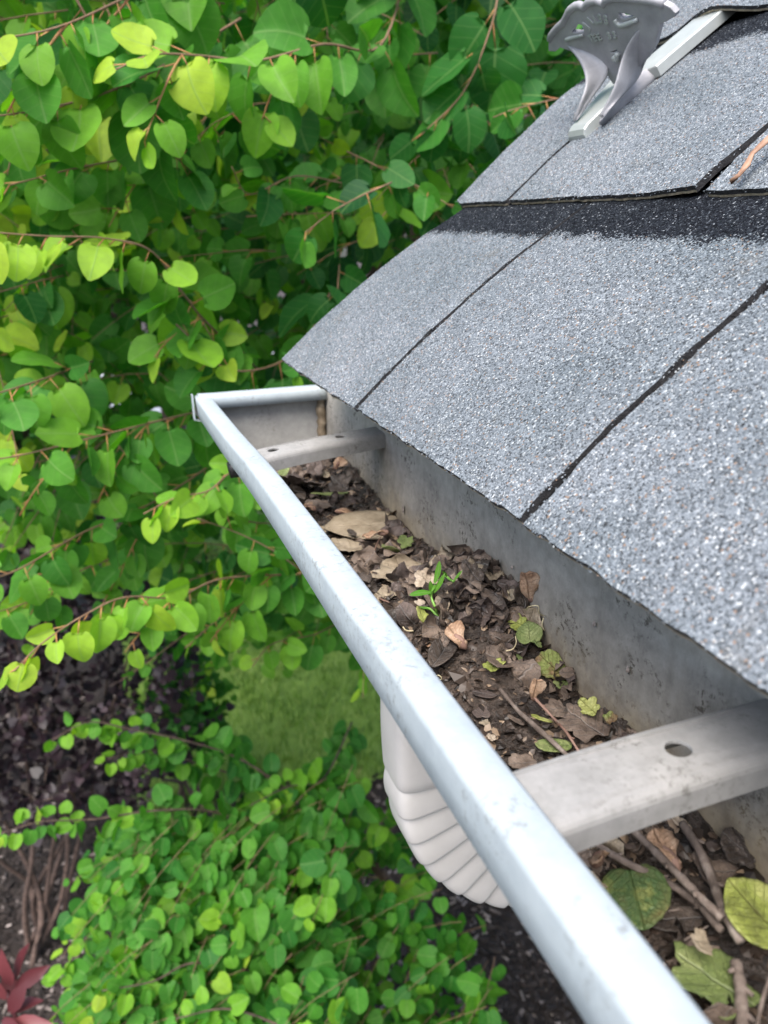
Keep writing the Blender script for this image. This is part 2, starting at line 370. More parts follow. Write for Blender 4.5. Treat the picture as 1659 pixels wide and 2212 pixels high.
o = b.build('cap_flange', M_LIP, gut, True); s = o.modifiers.new('s', 'SOLIDIFY'); s.thickness = .0009
b = Buf()
for (xa, za), (xb, zb) in zip([(.0800, -.159), (.0800, -.1835), (.094, -.187), (.104, -.21)], [(.0800, -.1835), (.094, -.187), (.104, -.21), (.118, -.236)]):
    b.add([(xa, YE - .009, H + za), (xb, YE - .009, H + zb), (xb, YE + .0016, H + zb), (xa, YE + .0016, H + za), (xa + .001, YE - .009, H + za), (xb + .001, YE - .009, H + zb), (xb + .001, YE + .0016, H + zb), (xa + .001, YE + .0016, H + za)], [(0, 1, 2, 3), (7, 6, 5, 4), (0, 4, 5, 1), (3, 2, 6, 7), (0, 3, 7, 4), (1, 5, 6, 2)])
b.build('cap_rim', M_LIP, gut)
# dirty sealant bead in the back corner of the end cap
b = Buf(); tube(b, [(.2100 + .002 * fnoise(z * 90, 1), YE - .006, H + z) for z in np.linspace(-.165, -.235, 16)], .0045, .006, 7, wob=.5)
M_BEAD = plain('old_sealant', [(.3, (.10, .075, .045)), (.55, (.24, .19, .13)), (.7, (.42, .38, .32))], 90, .7, .6, .002); b.build('sealant_bead', M_BEAD, gut, True)
# hangers (channel-section straps)
def hanger(yc0, yc1, x0, x1, holes):
    hw = .0138; r = .0035
    ring = []
    def rim(x): return yc0 + (yc1 - yc0) * (x - x0) / (x1 - x0)
    pr = [(-hw, -.0115), (-hw, -r), (-hw + r * .10, -r * .6), (-hw + r * .3, -r * .3), (-hw + r * .6, -r * .1), (-hw + r, 0)], [(hw - r, 0), (hw - r * .6, -r * .1), (hw - r * .3, -r * .3), (hw - r * .10, -r * .6), (hw, -r), (hw, -.0115)]
    out = [(x0, -hw + r), (x1, -hw + r), (x1, hw - r), (x0, hw - r)]
    hs = [[(hx + .0048 * math.cos(a), .0042 * math.sin(a)) for a in np.linspace(0, 2 * PI, 20, endpoint=False)] for hx in holes]
    Z0 = H - .1655
    root = flat_shape('hanger', out, hs, .0012, lambda u, v_, w_: (u, rim(u) + v_, Z0 + w_ + .0008 * math.sin((u - x0) * 40)), M_STRAP, gut)
    b = Buf(); xs = np.linspace(x0, x1, 16)
    for side in pr:
        v = [(x, rim(x) + dy, Z0 + dz + .0008 * math.sin((x - x0) * 40)) for x in xs for dy, dz in side]
        b.add(v, [(a * 6 + i, (a + 1) * 6 + i, (a + 1) * 6 + i + 1, a * 6 + i + 1) for a in range(15) for i in range(5)])
    o = b.build('flange', M_STRAP, root, False); s = o.modifiers.new('s', 'SOLIDIFY'); s.thickness = .0012; s.offset = 0
    return root
hanger(.1615, .1655, .1040, .2145, [.1632])
hanger(.5580, .5950, .1015, .2145, [.116, .176])
# little dark nut under the lip
b = Buf(); tube(b, [(.0935, .600, H - .1875), (.0865, .600, H - .1885)], .0075, .0068, 12); b.build('hanger_nut', M_SCREW, gut, True)
# downpipe: tapered outlet, crimped elbow, run back to the wall and down it
def pipe_section(c, ax_x, ax_z, wx, wy, crimp=0.):
    out = []
    for k in range(32):
        a = 2 * PI * k / 32; ca, sa = math.cos(a), math.sin(a); n_ = .38
        q = (abs(ca) ** n_ * (1 if ca > 0 else -1), abs(sa) ** n_ * (1 if sa > 0 else -1))
        u, v_ = q[0] * wx / 2 * (1 - crimp * .11), q[1] * wy / 2 * (1 - crimp * .2)
        out.append((c[0] + ax_x * u, c[1] + v_, c[2] + ax_z * u))
    return out
b = Buf(); secs = []; YP = .4175; WX, WY = .058, .047
for i in range(14):
    z = -.2815 - .0885 * i / 13; k = i / 13; secs.append(pipe_section((.184, YP, H + z), 1, 0, WX * (.96 + .06 * math.sin(k * 3)), WY * (.97 + .05 * math.sin(k * 3))))
cx, cz, RR = .184 + .131, -.370, .131; NB = 8
steps = 144; AEND = math.radians(72)
for i in range(1, steps + 1):
    a = AEND * i / steps; ph = (i / steps * NB) % 1
    cr_ = (1 - ph) ** 2.2 if ph > .12 else ph / .12 * .774
    cr_ = 0 if i >= steps - 2 else cr_
    secs.append(pipe_section((cx - RR * math.cos(a), YP, H + cz - RR * math.sin(a)), math.cos(a), math.sin(a), WX, WY, cr_))
ex_, ez_ = cx - RR * math.cos(AEND), cz - RR * math.sin(AEND); dx_, dz_ = math.sin(AEND), -math.cos(AEND)
for L in (.02, .08, .16, .24): secs.append(pipe_section((ex_ + dx_ * L, YP, H + ez_ + dz_ * L), math.cos(AEND), math.sin(AEND), WX, WY))
def skin(b, secs):
    K = len(secs[0]); v = [p for s in secs for p in s]
    b.add(v, [(a * K + i, (a + 1) * K + i, (a + 1) * K + (i + 1) % K, a * K + (i + 1) % K) for a in range(len(secs) - 1) for i in range(K)])
skin(b, secs); dp = b.build('downpipe', M_PIPE, gut, True)
b = Buf(); skin(b, [pipe_section((.52, YP, z), 1, 0, WX, WY) for z in (H - .40, 1.6, .8, .1)]); b.build('lower_pipe', M_PIPE, dp, True)

# ================================================================== SNOW GUARD
SG = .338
guard = thing('snow_guard', RP(.57, .30, .006), 'cast grey snow guard with a fan-shaped plate and two curved fins on the shingles', 'snow guard')
def crp(cx, cy): return (1152 + cx * .2315, cy * .2315)
def plate_uv(pts): return [at_plate(*crp(*q), SG) for q in pts]
outl = [(165, 360), (165, 455), (215, 458), (262, 420), (420, 470), (560, 560), (700, 660), (760, 760), (900, 800), (960, 640), (1080, 520), (1150, 400), (1200, 200), (1270, 165), (1335, 130), (1340, 105), (1300, 60), (1235, 25), (1150, 0), (1080, -12), (900, -30), (760, -34), (690, -10), (665, 28), (640, 14), (600, -6), (540, 5), (515, 22), (480, 60), (440, 38), (400, 48), (345, 90), (318, 150), (290, 200), (225, 260), (180, 315)]
hol = [[(368, 292), (400, 225), (440, 200), (478, 215), (495, 268), (492, 290), (430, 300)], [(800, 88), (880, 102), (985, 128), (940, 150), (885, 165), (845, 160), (815, 135)], [(720, 462), (745, 458), (800, 440), (815, 455), (790, 480), (745, 480)]]
PLT = lambda u, v_, w_: RP(u, SG + w_, v_)
flat_shape('plate', plate_uv(outl), [plate_uv(h) for h in hol], .0030, PLT, M_CAST, guard, bevel=.0008)
# thick rolled rim along the top and ledges below the openings
b = Buf()
tube(b, [RP(*(lambda q: (q[0], SG - .001, q[1]))(at_plate(*crp(*q), SG))) for q in outl[17:] + outl[:1]], .0030, .0030, 8)
b.build('rim', M_CAST, guard, True)
for pts, r in (([(330, 345), (400, 326), (490, 304)], .0015), ([(790, 158), (820, 200), (870, 206), (1000, 158)], .0019), ([(815, 470), (805, 540), (770, 500)], .0024)):
    b = Buf(); tube(b, smooth_path([RP(at_plate(*crp(*q), SG)[0], SG - .003, at_plate(*crp(*q), SG)[1]) for q in pts], 4), r, r * .8, 7)
    b.build('ledge', M_BAR, guard, True)
def lettering(txt, c, size, rot, name):
    cu = bpy.data.curves.new('t', 'FONT'); cu.body = txt; cu.size = size; cu.extrude = .0009; cu.offset = .00030; cu.align_x = 'CENTER'; cu.align_y = 'CENTER'
    o = bpy.data.objects.new('t', cu); C.objects.link(o)
    me = bpy.data.meshes.new_from_object(o.evaluated_get(bpy.context.evaluated_depsgraph_get()))
    cy_, ch = at_plate(*crp(*c), SG); vs = []
    for v in me.vertices:
        x, y, z = v.co; X = x * math.cos(rot) - y * math.sin(rot); Y = x * math.sin(rot) + y * math.cos(rot)
        vs.append(RP(cy_ - X, SG - .0018 - .0006 - z, ch + Y))
    fs = [tuple(p.vertices) for p in me.polygons]; bpy.data.objects.remove(o)
    return mesh_obj(name, vs, fs, M_BAR, guard)  # metal paler than the plate, painting in the highlight on the raised letters
for ch_, c_, r_ in (('J', (515, 215), .75), ('I', (560, 172), .62), ('L', (610, 165), .1), ('3', (652, 155), -.15), ('3', (705, 165), -.35)):
    lettering(ch_, c_, .0088, r_, 'letter')
for ch_, c_, r_ in (('T', (565, 335), .1), ('E', (600, 332), .08), ('E', (640, 325), .05), ('3', (735, 312), 0), ('3', (785, 305), -.1)):
    lettering(ch_, c_, .0072, r_, 'letter')
def sheet_loft(rows, th, name, m, parent):      # rows: list of point lists of equal length
    K = len(rows[0]); v = [p for r in rows for p in r]
    o = mesh_obj(name, v, [(a * K + i, a * K + i + 1, (a + 1) * K + i + 1, (a + 1) * K + i) for a in range(len(rows) - 1) for i in range(K - 1)], m, parent, True)
    s = o.modifiers.new('s', 'SOLIDIFY'); s.thickness = th; s.offset = 0
    q = o.modifiers.new('b', 'SUBSURF'); q.levels = 1; q.render_levels = 2; return o
def img_s(cx, cy, s):                      # point seen at a crop spot, at a distance s up the slope
    y, h = at_plate(*crp(cx, cy), s); return RP(y, s, h)
S0, S1 = .2865, SG
fl_out = [(255, 398, S1), (350, 462, .334), (440, 580, .328), (492, 720, .318), (485, 840, .309), (440, 960, .300), (372, 1150, .291)]
fl_in = [(275, 388, S1), (430, 400, S1), (600, 480, S1), (745, 640, S1), (650, 790, .326), (520, 950, .310), (400, 1140, .291)]
def lerp_rows(a, b_, n, bulge):
    rows = []
    for k in range(n + 1):
        t_ = k / n; rows.append([p * (1 - t_) + q * t_ + bulge * math.sin(PI * t_) for p, q in zip(a, b_)])
    return rows
sheet_loft(lerp_rows([img_s(*q) for q in fl_out], [img_s(*q) for q in fl_in], 4, np.array([0, .003, 0]) + U * .002), .0032, 'fin', M_CAST, guard)
fr_out = [(1115, 180, S1), (1010, 245, .337), (920, 340, .333), (850, 470, .328), (800, 620, .320), (765, 780, .311), (700, 930, .303), (590, 1110, .292)]
fr_in = [(1140, 190, S1), (1130, 330, S1), (1090, 470, S1), (1040, 590, S1)]
FR_IN = [img_s(*q) for q in fr_in] + [at_pl(*crp(x_, y_), N, P0 + N * h_) for x_, y_, h_ in ((1010, 690, .0175), (930, 790, .0172), (780, 960, .0165), (600, 1165, .014))]
sheet_loft(lerp_rows([img_s(*q) for q in fr_out], FR_IN, 4, U * .006 + np.array([0, -.001, 0])), .0032, 'fin', M_CAST, guard)
# right foot flange of the casting
ft = [(1060, 600, .0175), (900, 780, .0172), (740, 960, .0165), (590, 1150, .014)]
def img_h(cx, cy, h):
    p = at_pl(*crp(cx, cy), N, P0 + N * h); return p
ra = [img_h(*q) for q in ft]; rb = [img_h(*q) for q in [(1180, 690, .007), (1010, 850, .0065), (840, 1010, .006), (640, 1190, .0055)]]; rc = [img_h(*q) for q in [(1175, 715, .003), (1005, 880, .003), (840, 1040, .003), (660, 1205, .003)]]
sheet_loft([ra, [(p + q) / 2 for p, q in zip(ra, rb)], rb, rc], .003, 'foot', M_CAST, guard)
# strap: flat bar with rounded nose, running up under the next course
b = Buf(); yl, yr = .5880, .5560
prof = [(.2835, .0035), (.2818, .006), (.2822, .010), (.2845, .0135), (.289, .0150), (.31, .0158), (.33, .0158), (.350, .0155), (.354, .0152), (.364, .0150), (.366, .0150), (.42, .0130), (.47, .0110)]
v = []; 
for s, h in prof:
    k_ = min(1, max(0, (s - .295) / .06)); wide = .022 * k_ if s < .365 else 0; yl = .5880 + wide; yr = .5650 if s < .352 else .5560
    for y, dh in ((yl, -.006), (yl, -.001), (yl - .001, 0), (yr + .001, 0), (yr, -.001), (yr, -.0085)): v.append(RP(y, s, max(h + dh, .001)))
K = 6; b.add(v, [(a * K + i, a * K + i + 1, (a + 1) * K + i + 1, (a + 1) * K + i) for a in range(len(prof) - 1) for i in range(K - 1)] + [(0, 1, 2, 3, 4, 5)])
o = b.build('strap', M_BAR, guard, False)

# ================================================================== FOLIAGE
m, t, p, o = mat('leaf')
tone = attr(t, 'tone')
tc = t.nodes.new('ShaderNodeUVMap'); su = t.nodes.new('ShaderNodeSeparateXYZ'); t.links.new(tc.outputs[0], su.inputs[0])
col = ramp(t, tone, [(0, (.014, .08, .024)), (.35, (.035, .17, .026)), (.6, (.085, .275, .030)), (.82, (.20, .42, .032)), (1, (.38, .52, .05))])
col = mix(t, ramp(t, noi(t, 55, 5), [(.35, .25), (.65, 0.)]), col, (.02, .07, .02))
ab = math_(t, 'ABSOLUTE', su.outputs[0])
vein = math_(t, 'ABSOLUTE', math_(t, 'SUBTRACT', math_(t, 'FRACT', math_(t, 'SUBTRACT', math_(t, 'MULTIPLY', su.outputs[1], 4.5), math_(t, 'MULTIPLY', ab, 2.6))), .5))
vk = ramp(t, vein, [(0, 1.), (.07, 0.)]); mid = ramp(t, ab, [(0, 1.), (.035, 0.)])
vk = math_(t, 'MAXIMUM', math_(t, 'MULTIPLY', vk, .22), math_(t, 'MULTIPLY', mid, .5))
col = mix(t, vk, col, (.22, .36, .12))
t.links.new(col, p.inputs['Base Color']); p.inputs['Roughness'].default_value = .55; p.inputs['Specular IOR Level'].default_value = .22
bump(t, math_(t, 'ADD', vk, noi(t, 60, 3)), .35, .002, p)
tr = t.nodes.new('ShaderNodeBsdfTranslucent'); t.links.new(mix(t, 1., col, (1.35, 1.6, .35), 'MULTIPLY'), tr.inputs[0])
ms = t.nodes.new('ShaderNodeMixShader'); ms.inputs[0].default_value = .45
t.links.new(p.outputs[0], ms.inputs[1]); t.links.new(tr.outputs[0], ms.inputs[2]); t.links.new(ms.outputs[0], o.inputs[0]); M_LEAF = m
M_BARK = plain('twig_bark', [(.3, (.05, .032, .026)), (.7, (.15, .10, .08))], 60, .8, .5, .001)
M_TWG = plain('young_twig', [(.3, (.16, .09, .05)), (.7, (.24, .15, .09))], 60, .8, .3, .001)
M_STALK = plain('leaf_stalk', [(.3, (.30, .10, .04)), (.7, (.36, .22, .07))], 40, .6, 0)
def leafmat(name, c0, c1, c2, tr_=.25, rough=.45):
    m, t, p, o = mat(name); tone = attr(t, 'tone')
    col = ramp(t, tone, [(0, c0), (.6, c1), (1, c2)]); t.links.new(col, p.inputs['Base Color']); p.inputs['Roughness'].default_value = rough
    tr = t.nodes.new('ShaderNodeBsdfTranslucent'); t.links.new(col, tr.inputs[0]); ms = t.nodes.new('ShaderNodeMixShader'); ms.inputs[0].default_value = tr_
    t.links.new(p.outputs[0], ms.inputs[1]); t.links.new(tr.outputs[0], ms.inputs[2]); t.links.new(ms.outputs[0], o.inputs[0]); return m
M_PURPLE = leafmat('purple_leaf', (.009, .006, .009), (.026, .014, .020), (.10, .07, .084))
M_RED = leafmat('red_leaf', (.05, .008, .011), (.10, .018, .024), (.20, .055, .06))
M_GRASS = leafmat('blade', (.10, .21, .03), (.26, .42, .07), (.42, .54, .16), .5)

WR = [(-.045, .24), (.0, .34), (.10, .435), (.24, .50), (.42, .52), (.60, .475), (.77, .375), (.91, .215), (1.0, .04)]
CS = np.array([-1, -.62, -.3, 0, .3, .62, 1.])
def leaf_template(rows=WR, cols=CS, notch=.10):
    V = []
    for j, (v, w_) in enumerate(rows):
        for c in cols:
            vv = v
            if j == 0: vv = v + (.085 + notch * .2) * (1 - abs(c) ** 1.2)
            V.append((c * w_, vv))
    n = len(cols); F = [(j * n + i, j * n + i + 1, (j + 1) * n + i + 1, (j + 1) * n + i) for j in range(len(rows) - 1) for i in range(n - 1)]
    return np.array(V), np.array(F)
LT = leaf_template()
LT_LO = leaf_template([(-.03, .30), (.15, .47), (.40, .50), (.72, .31), (1.0, .02)], np.array([-1, 0, 1.]))
LT_LONG = leaf_template([(0, .02), (.15, .10), (.35, .16), (.6, .15), (.82, .08), (1.0, .004)], np.array([-1, 0, 1.]), 0)
class Leaves:
    def __init__(s): s.P = []; s.A = []; s.Nn = []; s.S = []; s.T = []; s.st = []
    def add(s, p, a, n, size, tone): s.P.append(p); s.A.append(a); s.Nn.append(n); s.S.append(size); s.T.append(tone)
    def arrays(s, tmpl, fold=(.0, .5), width=(.82, 1.12), curl=.5):
        V2, F = tmpl; n = len(s.P); P, A, Q = np.array(s.P), np.array(s.A), np.array(s.Nn)
        A /= np.linalg.norm(A, axis=1)[:, None] + 1e-9; Q -= (Q * A).sum(1)[:, None] * A; Q /= np.linalg.norm(Q, axis=1)[:, None] + 1e-9
        B = np.cross(A, Q); S = np.array(s.S)[:, None]
        fo = RNG.uniform(*fold, n)[:, None]; cu = RNG.uniform(-curl * .4, curl, n)[:, None]; wd = RNG.uniform(*width, n)[:, None]
        ph = RNG.uniform(0, 6.28, n)[:, None]; asym = RNG.uniform(-.10, .10, n)[:, None]; tw = RNG.uniform(-.25, .25, n)[:, None]
        u = V2[:, 0][None] * wd; v = V2[:, 1][None]
        uu = u * np.cos(fo) + asym * np.sin(v * 3.1) * .5
        z = np.abs(u) * np.sin(fo) - cu * (v - .1) ** 2 + .022 * np.sin(v * 11 + ph) * np.abs(u) * 2 + tw * u * v
        Z = P[:, None, :] + (uu * S)[..., None] * B[:, None, :] + (v * S)[..., None] * A[:, None, :] + (z * S)[..., None] * Q[:, None, :]
        K = len(V2); verts = Z.reshape(-1, 3); faces = (F[None] + (np.arange(n) * K)[:, None, None]).reshape(-1, 4)
        tone = np.repeat(np.array(s.T), K); uv = np.tile(V2, (n, 1)); return verts, faces, tone, uv
    def build(s, name, mats, parent, tmpl=LT, extra=None, **kw):
        v, f, t_, uv = s.arrays(tmpl, **kw); mi = np.zeros(len(f), int)
        if extra is not None and extra.v:
            n0 = len(v); f = [tuple(q) for q in f.tolist()] + [tuple(i + n0 for i in q) for q in extra.f]
            v = np.vstack([v, np.array(extra.v)]); t_ = np.concatenate([t_, extra.t]); uv = np.vstack([uv, np.array(extra.uv)]); mi = np.concatenate([mi, np.array(extra.m) + 1])
        return mesh_obj(name, v, f, mats, parent, True, uv, mi, {'tone': t_})
def rv(s=1.): return np.array([random.gauss(0, s), random.gauss(0, s), random.gauss(0, s)])
OUT = np.array([-.25, -.75, .45])          # towards the open side of the trees
def leafy(path, L, stalks, size, tone0, tone1, step=.034, hang=.9, spread=.5, both=True, jit=.6, out=OUT, jj=1.):
    """set leaves along a twig path; tone and size change towards the tip"""
    path = [np.asarray(p, float) for p in path]
    seg = [np.linalg.norm(path[i + 1] - path[i]) for i in range(len(path) - 1)]; tot = sum(seg); d = step * .6; side = random.choice((-1, 1))
    while d < tot:
        q = d; i = 0
        while i < len(seg) - 1 and q > seg[i]: q -= seg[i]; i += 1
        k = q / (seg[i] + 1e-9); p = path[i] * (1 - k) + path[i + 1] * k; tg = (path[i + 1] - path[i]) / (seg[i] + 1e-9)
        f = d / tot; sd = np.cross(tg, out); sd /= np.linalg.norm(sd) + 1e-9; side = -side
        a = sd * side * spread * random.uniform(.4, 1.5) + tg * .35 + np.array([0, 0, -hang * random.uniform(.25, 1.1)]) + rv(.28); a /= np.linalg.norm(a)
        nrm = out + rv(jit); sz = size * random.uniform(.72, 1.15) * (1 - .42 * f ** 2)
        pl = sz * random.uniform(.28, .5); base = p + a * pl + out * .006
        L.add(base, a + rv(.08), nrm, sz, min(1, max(0, tone0 + (tone1 - tone0) * f ** 1.5 + random.gauss(0, .09))))
        if stalks is not None: tube(stalks, [p, base + a * sz * .03], .0011 if size > .05 else .0009, .0007, 3)
        d += step * random.uniform(.6, 1.4)
def twig_path(p, d, L, n=6, droop=.35, wig=.25):
    pts = [np.array(p, float)]; d = np.array(d, float); d /= np.linalg.norm(d)
    for i in range(n):
        d = d + rv(wig / n) + np.array([0, 0, -droop / n]); d /= np.linalg.norm(d); pts.append(pts[-1] + d * L / n)
    return pts
def clear(p): # nothing grows into the roof, the gutter, or right in front of the lens
    q = p - CAM
    if q[0] > -.12 and q[1] < .93: return False
    if q[0] > .10 and q[1] < 1.02: return False
    return np.linalg.norm(q) > .78

def bound_a(px): return np.interp(px, [-300, 0, 200, 380, 480, 620, 760, 1400], [1010, 1040, 1130, 1230, 1310, 1400, 1340, 1300])
# --- large tree with broad round leaves, upper left and behind the gable
rt = at(1000, 900, 3.0); treeA = thing('katsura_tree', (rt[0], rt[1], 0), 'large tree with broad heart-shaped bright green leaves filling the view beyond the gutter end', 'tree')
b = Buf(); tube(b, smooth_path([(rt[0] + .1, rt[1] + .3, -.05), (rt[0] + .05, rt[1] + .28, 1.2), (rt[0] - .05, rt[1] + .3, 2.4), (rt[0], rt[1] + .25, 4.2)]), .085, .04, 10, wob=.2); b.build('trunk', M_BARK, treeA, True)
crown = Leaves(); st = Buf(); tw = Buf(); n_t = 0
while n_t < 1550:
    px, py = random.uniform(-380, 1420), random.uniform(-420, 1420)
    if py > bound_a(px) - 30: continue
    d = (random.uniform(1.15 ** 3, 2.9 ** 3)) ** (1 / 3)
    p = at(px, py, d)
    if not clear(p): continue
    dr = np.array([random.gauss(-.45, .5), random.gauss(-.45, .5), random.gauss(-.05, .25)])
    path = twig_path(p, dr, random.uniform(.16, .34))
    if not clear(path[-1]) or not clear(path[3]): continue
    n_t += 1; t0 = random.choice((.08, .22, .38, .52)) + (.2 if px < 480 else .1 if px < 750 else -.04); leafy(path, crown, st if d < 1.6 else None, random.uniform(.044, .070), t0, t0 + random.choice((.15, .35, .5)), step=.029, jit=.75)  # lighter leaf tone towards the left paints in the tree's lit edge
    tube(st, path, .0013, .0007, 4, m=1)
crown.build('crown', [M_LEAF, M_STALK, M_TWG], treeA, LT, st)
def branch(parent, pts, r0, r1, size, t0, t1, name='branch', sub=None, step=.034, **kw):
    path = smooth_path([at(*q) for q in pts], 6); bb = Buf(); tube(bb, path, r0 * .45, r1 * .6, 6, wob=.25)
    o = bb.build(name, M_TWG, parent, True); L = Leaves(); s_ = Buf(); leafy(path, L, s_, size * .88, t0 + .12, t1, step * .6, jit=.5, **kw)
    for k, ln, a, sz in (sub or []):
        i = int(k * (len(path) - 2)); d0 = path[i + 1] - path[i]; d0 /= np.linalg.norm(d0); pp = twig_path(path[i], d0 * .5 + np.array(a), ln, droop=.3)
        tube(s_, pp, .0017, .0009, 4); leafy(pp, L, s_, sz * .9, t0 + .14, t1, step * .62, jit=.5, **kw)
    L.build('foliage', [M_LEAF, M_STALK], o, LT, s_); return o
# boughs that stand out in front of the crown, with their young yellow-green tips
branch(treeA, [(880, -60, 1.45), (820, 100, 1.3), (700, 95, 1.22), (560, 130, 1.12), (430, 120, 1.05), (330, 118, 1.0), (250, 150, .98)], .0045, .0016, .078, .3, .95, step=.042, sub=[(.45, .12, (-.2, -.3, -.5), .07), (.75, .12, (-.1, -.2, -.6), .06)])
branch(treeA, [(520, 40, 1.25), (300, 170, 1.1), (120, 230, 1.02), (-80, 260, .98)], .004, .0016, .074, .35, .8, step=.04)
branch(treeA, [(560, 800, 1.3), (450, 700, 1.16), (400, 640, 1.1), (330, 545, 1.04), (230, 515, 1.0), (100, 510, .96), (-40, 500, .93)], .0042, .0014, .066, .45, 1.0, step=.034, sub=[(.2, .1, (-.3, 0, -.4), .06)])
branch(treeA, [(120, -80, 1.2), (200, 60, 1.12), (250, 150, 1.08), (350, 300, 1.1), (420, 380, 1.15)], .004, .0018, .08, .25, .5, step=.05)
branch(treeA, [(1080, -40, 1.4), (1060, 60, 1.35), (1000, 200, 1.32), (900, 300, 1.3)], .004, .0016, .095, .2, .35, step=.055)
branch(treeA, [(720, 620, 1.35), (640, 760, 1.25), (500, 800, 1.15), (380, 700, 1.1)], .0045, .002, .088, .3, .45, step=.055)
branch(treeA, [(760, 400, 1.3), (640, 380, 1.24), (540, 420, 1.18), (500, 360, 1.15)], .003, .0014, .06, .35, .6, step=.04)
branch(treeA, [(200, 780, 1.3), (90, 820, 1.12), (-40, 860, 1.02)], .0035, .0015, .066, .4, .75, step=.038)
branch(treeA, [(680, 1010, 1.35), (575, 1000, 1.2), (500, 1020, 1.12), (450, 1060, 1.06), (380, 1075, 1.02), (310, 1110, 1.0)], .0034, .0013, .058, .45, .9, step=.032)
branch(treeA, [(700, 1120, 1.4), (560, 1130, 1.25), (500, 1100, 1.2), (480, 1070, 1.18)], .003, .0013, .058, .45, .8, step=.036)
branch(treeA, [(760, 1230, 1.4), (640, 1240, 1.25), (480, 1250, 1.15), (380, 1290, 1.07), (270, 1290, 1.0), (180, 1330, .96), (90, 1390, .93), (30, 1450, .92)], .0038, .0012, .058, .42, 1.0, step=.03, sub=[(.2, .14, (-.4, -.1, -.5), .055), (.45, .1, (-.3, -.1, -.3), .05)])
branch(treeA, [(520, 960, 1.5), (340, 1080, 1.32), (180, 1150, 1.22), (40, 1230, 1.15), (-60, 1260, 1.1)], .004, .0016, .068, .35, .7, step=.036, sub=[(.3, .14, (-.3, -.1, -.5), .065), (.6, .12, (-.3, -.1, -.6), .06)])
branch(treeA, [(760, 1330, 1.5), (680, 1370, 1.38), (590, 1390, 1.3), (545, 1440, 1.28)], .003, .0013, .056, .45, .8, step=.045)

branch(treeA, [(420, 1080, 1.6), (300, 1180, 1.45), (180, 1230, 1.35), (60, 1300, 1.28), (-40, 1330, 1.22)], .0038, .0014, .06, .4, .8, step=.036, sub=[(.3, .14, (-.3, -.1, -.5), .055), (.6, .12, (-.3, -.1, -.6), .05)])
branch(treeA, [(760, 1180, 1.6), (600, 1240, 1.5), (480, 1330, 1.42), (400, 1400, 1.36)], .0038, .0014, .058, .35, .7, step=.036, sub=[(.3, .14, (-.3, -.1, -.5), .055), (.6, .12, (-.3, -.1, -.6), .05)])
branch(treeA, [(560, 860, 1.35), (380, 900, 1.2), (220, 940, 1.12), (60, 980, 1.05), (-60, 1000, 1.0)], .0038, .0014, .066, .4, .8, step=.036, sub=[(.35, .14, (-.3, -.1, -.5), .06), (.65, .12, (-.3, -.1, -.6), .055)])
branch(treeA, [(420, -80, 1.2), (260, 0, 1.1), (120, 60, 1.02), (-40, 90, .98)], .0038, .0014, .07, .4, .9, step=.036, sub=[(.35, .14, (-.3, -.1, -.5), .06), (.65, .12, (-.3, -.1, -.6), .055)])
branch(treeA, [(500, 300, 1.3), (350, 330, 1.2), (180, 360, 1.12), (20, 400, 1.05)], .0038, .0014, .068, .35, .75, step=.038, sub=[(.4, .14, (-.3, -.1, -.5), .06)])
# --- low weeping bush below the gutter
rb_ = at(900, 2000, 2.7); bushB = thing('weeping_bush', (rb_[0], rb_[1], 0), 'weeping bush of small round mid-green leaves hanging in rows below the gutter', 'bush')
b = Buf(); tube(b, smooth_path([(rb_[0], rb_[1], -.05), (rb_[0] + .02, rb_[1], .35), (rb_[0] - .05, rb_[1] + .05, .8), (rb_[0] - .25, rb_[1] + .2, 1.1)]), .03, .012, 9, wob=.2); b.build('trunk', M_BARK, bushB, True)
crown = Leaves(); st = Buf(); tw = Buf(); n_t = 0
def in_b(px, py): return px > np.interp(py, [1650, 1750, 1850, 1950, 2050, 2212, 2500], [400, 300, 300, 270, 270, 270, 280]) and py > np.interp(px, [100, 300, 500, 700, 850, 1000, 1300], [1800, 1690, 1760, 1660, 1640, 1950, 2100])
while n_t < 520:
    px, py = random.uniform(150, 1080), random.uniform(1640, 2480)
    if not in_b(px, py): continue
    if px > 800 and random.random() < .6: continue
    d = random.uniform(1.95, 2.5) + (.25 if px > 800 else 0); p = at(px, py, d)
    path = twig_path(p, (random.gauss(-.9, .3), random.gauss(-.3, .3), random.gauss(-.25, .2)), random.uniform(.14, .28), droop=.6)
    n_t += 1; t0 = random.uniform(.38, .60); leafy(path, crown, None, random.uniform(.042, .056) * (1.15 if px > 450 else 1), t0, t0 + random.choice((.05, .15, .4)), step=.022, hang=.7, jit=.45, out=np.array([-.25, -.6, .7])); tube(st, path, .0010, .0006, 4, m=1)
crown.build('crown', [M_LEAF, M_STALK, M_TWG], bushB, LT, st)
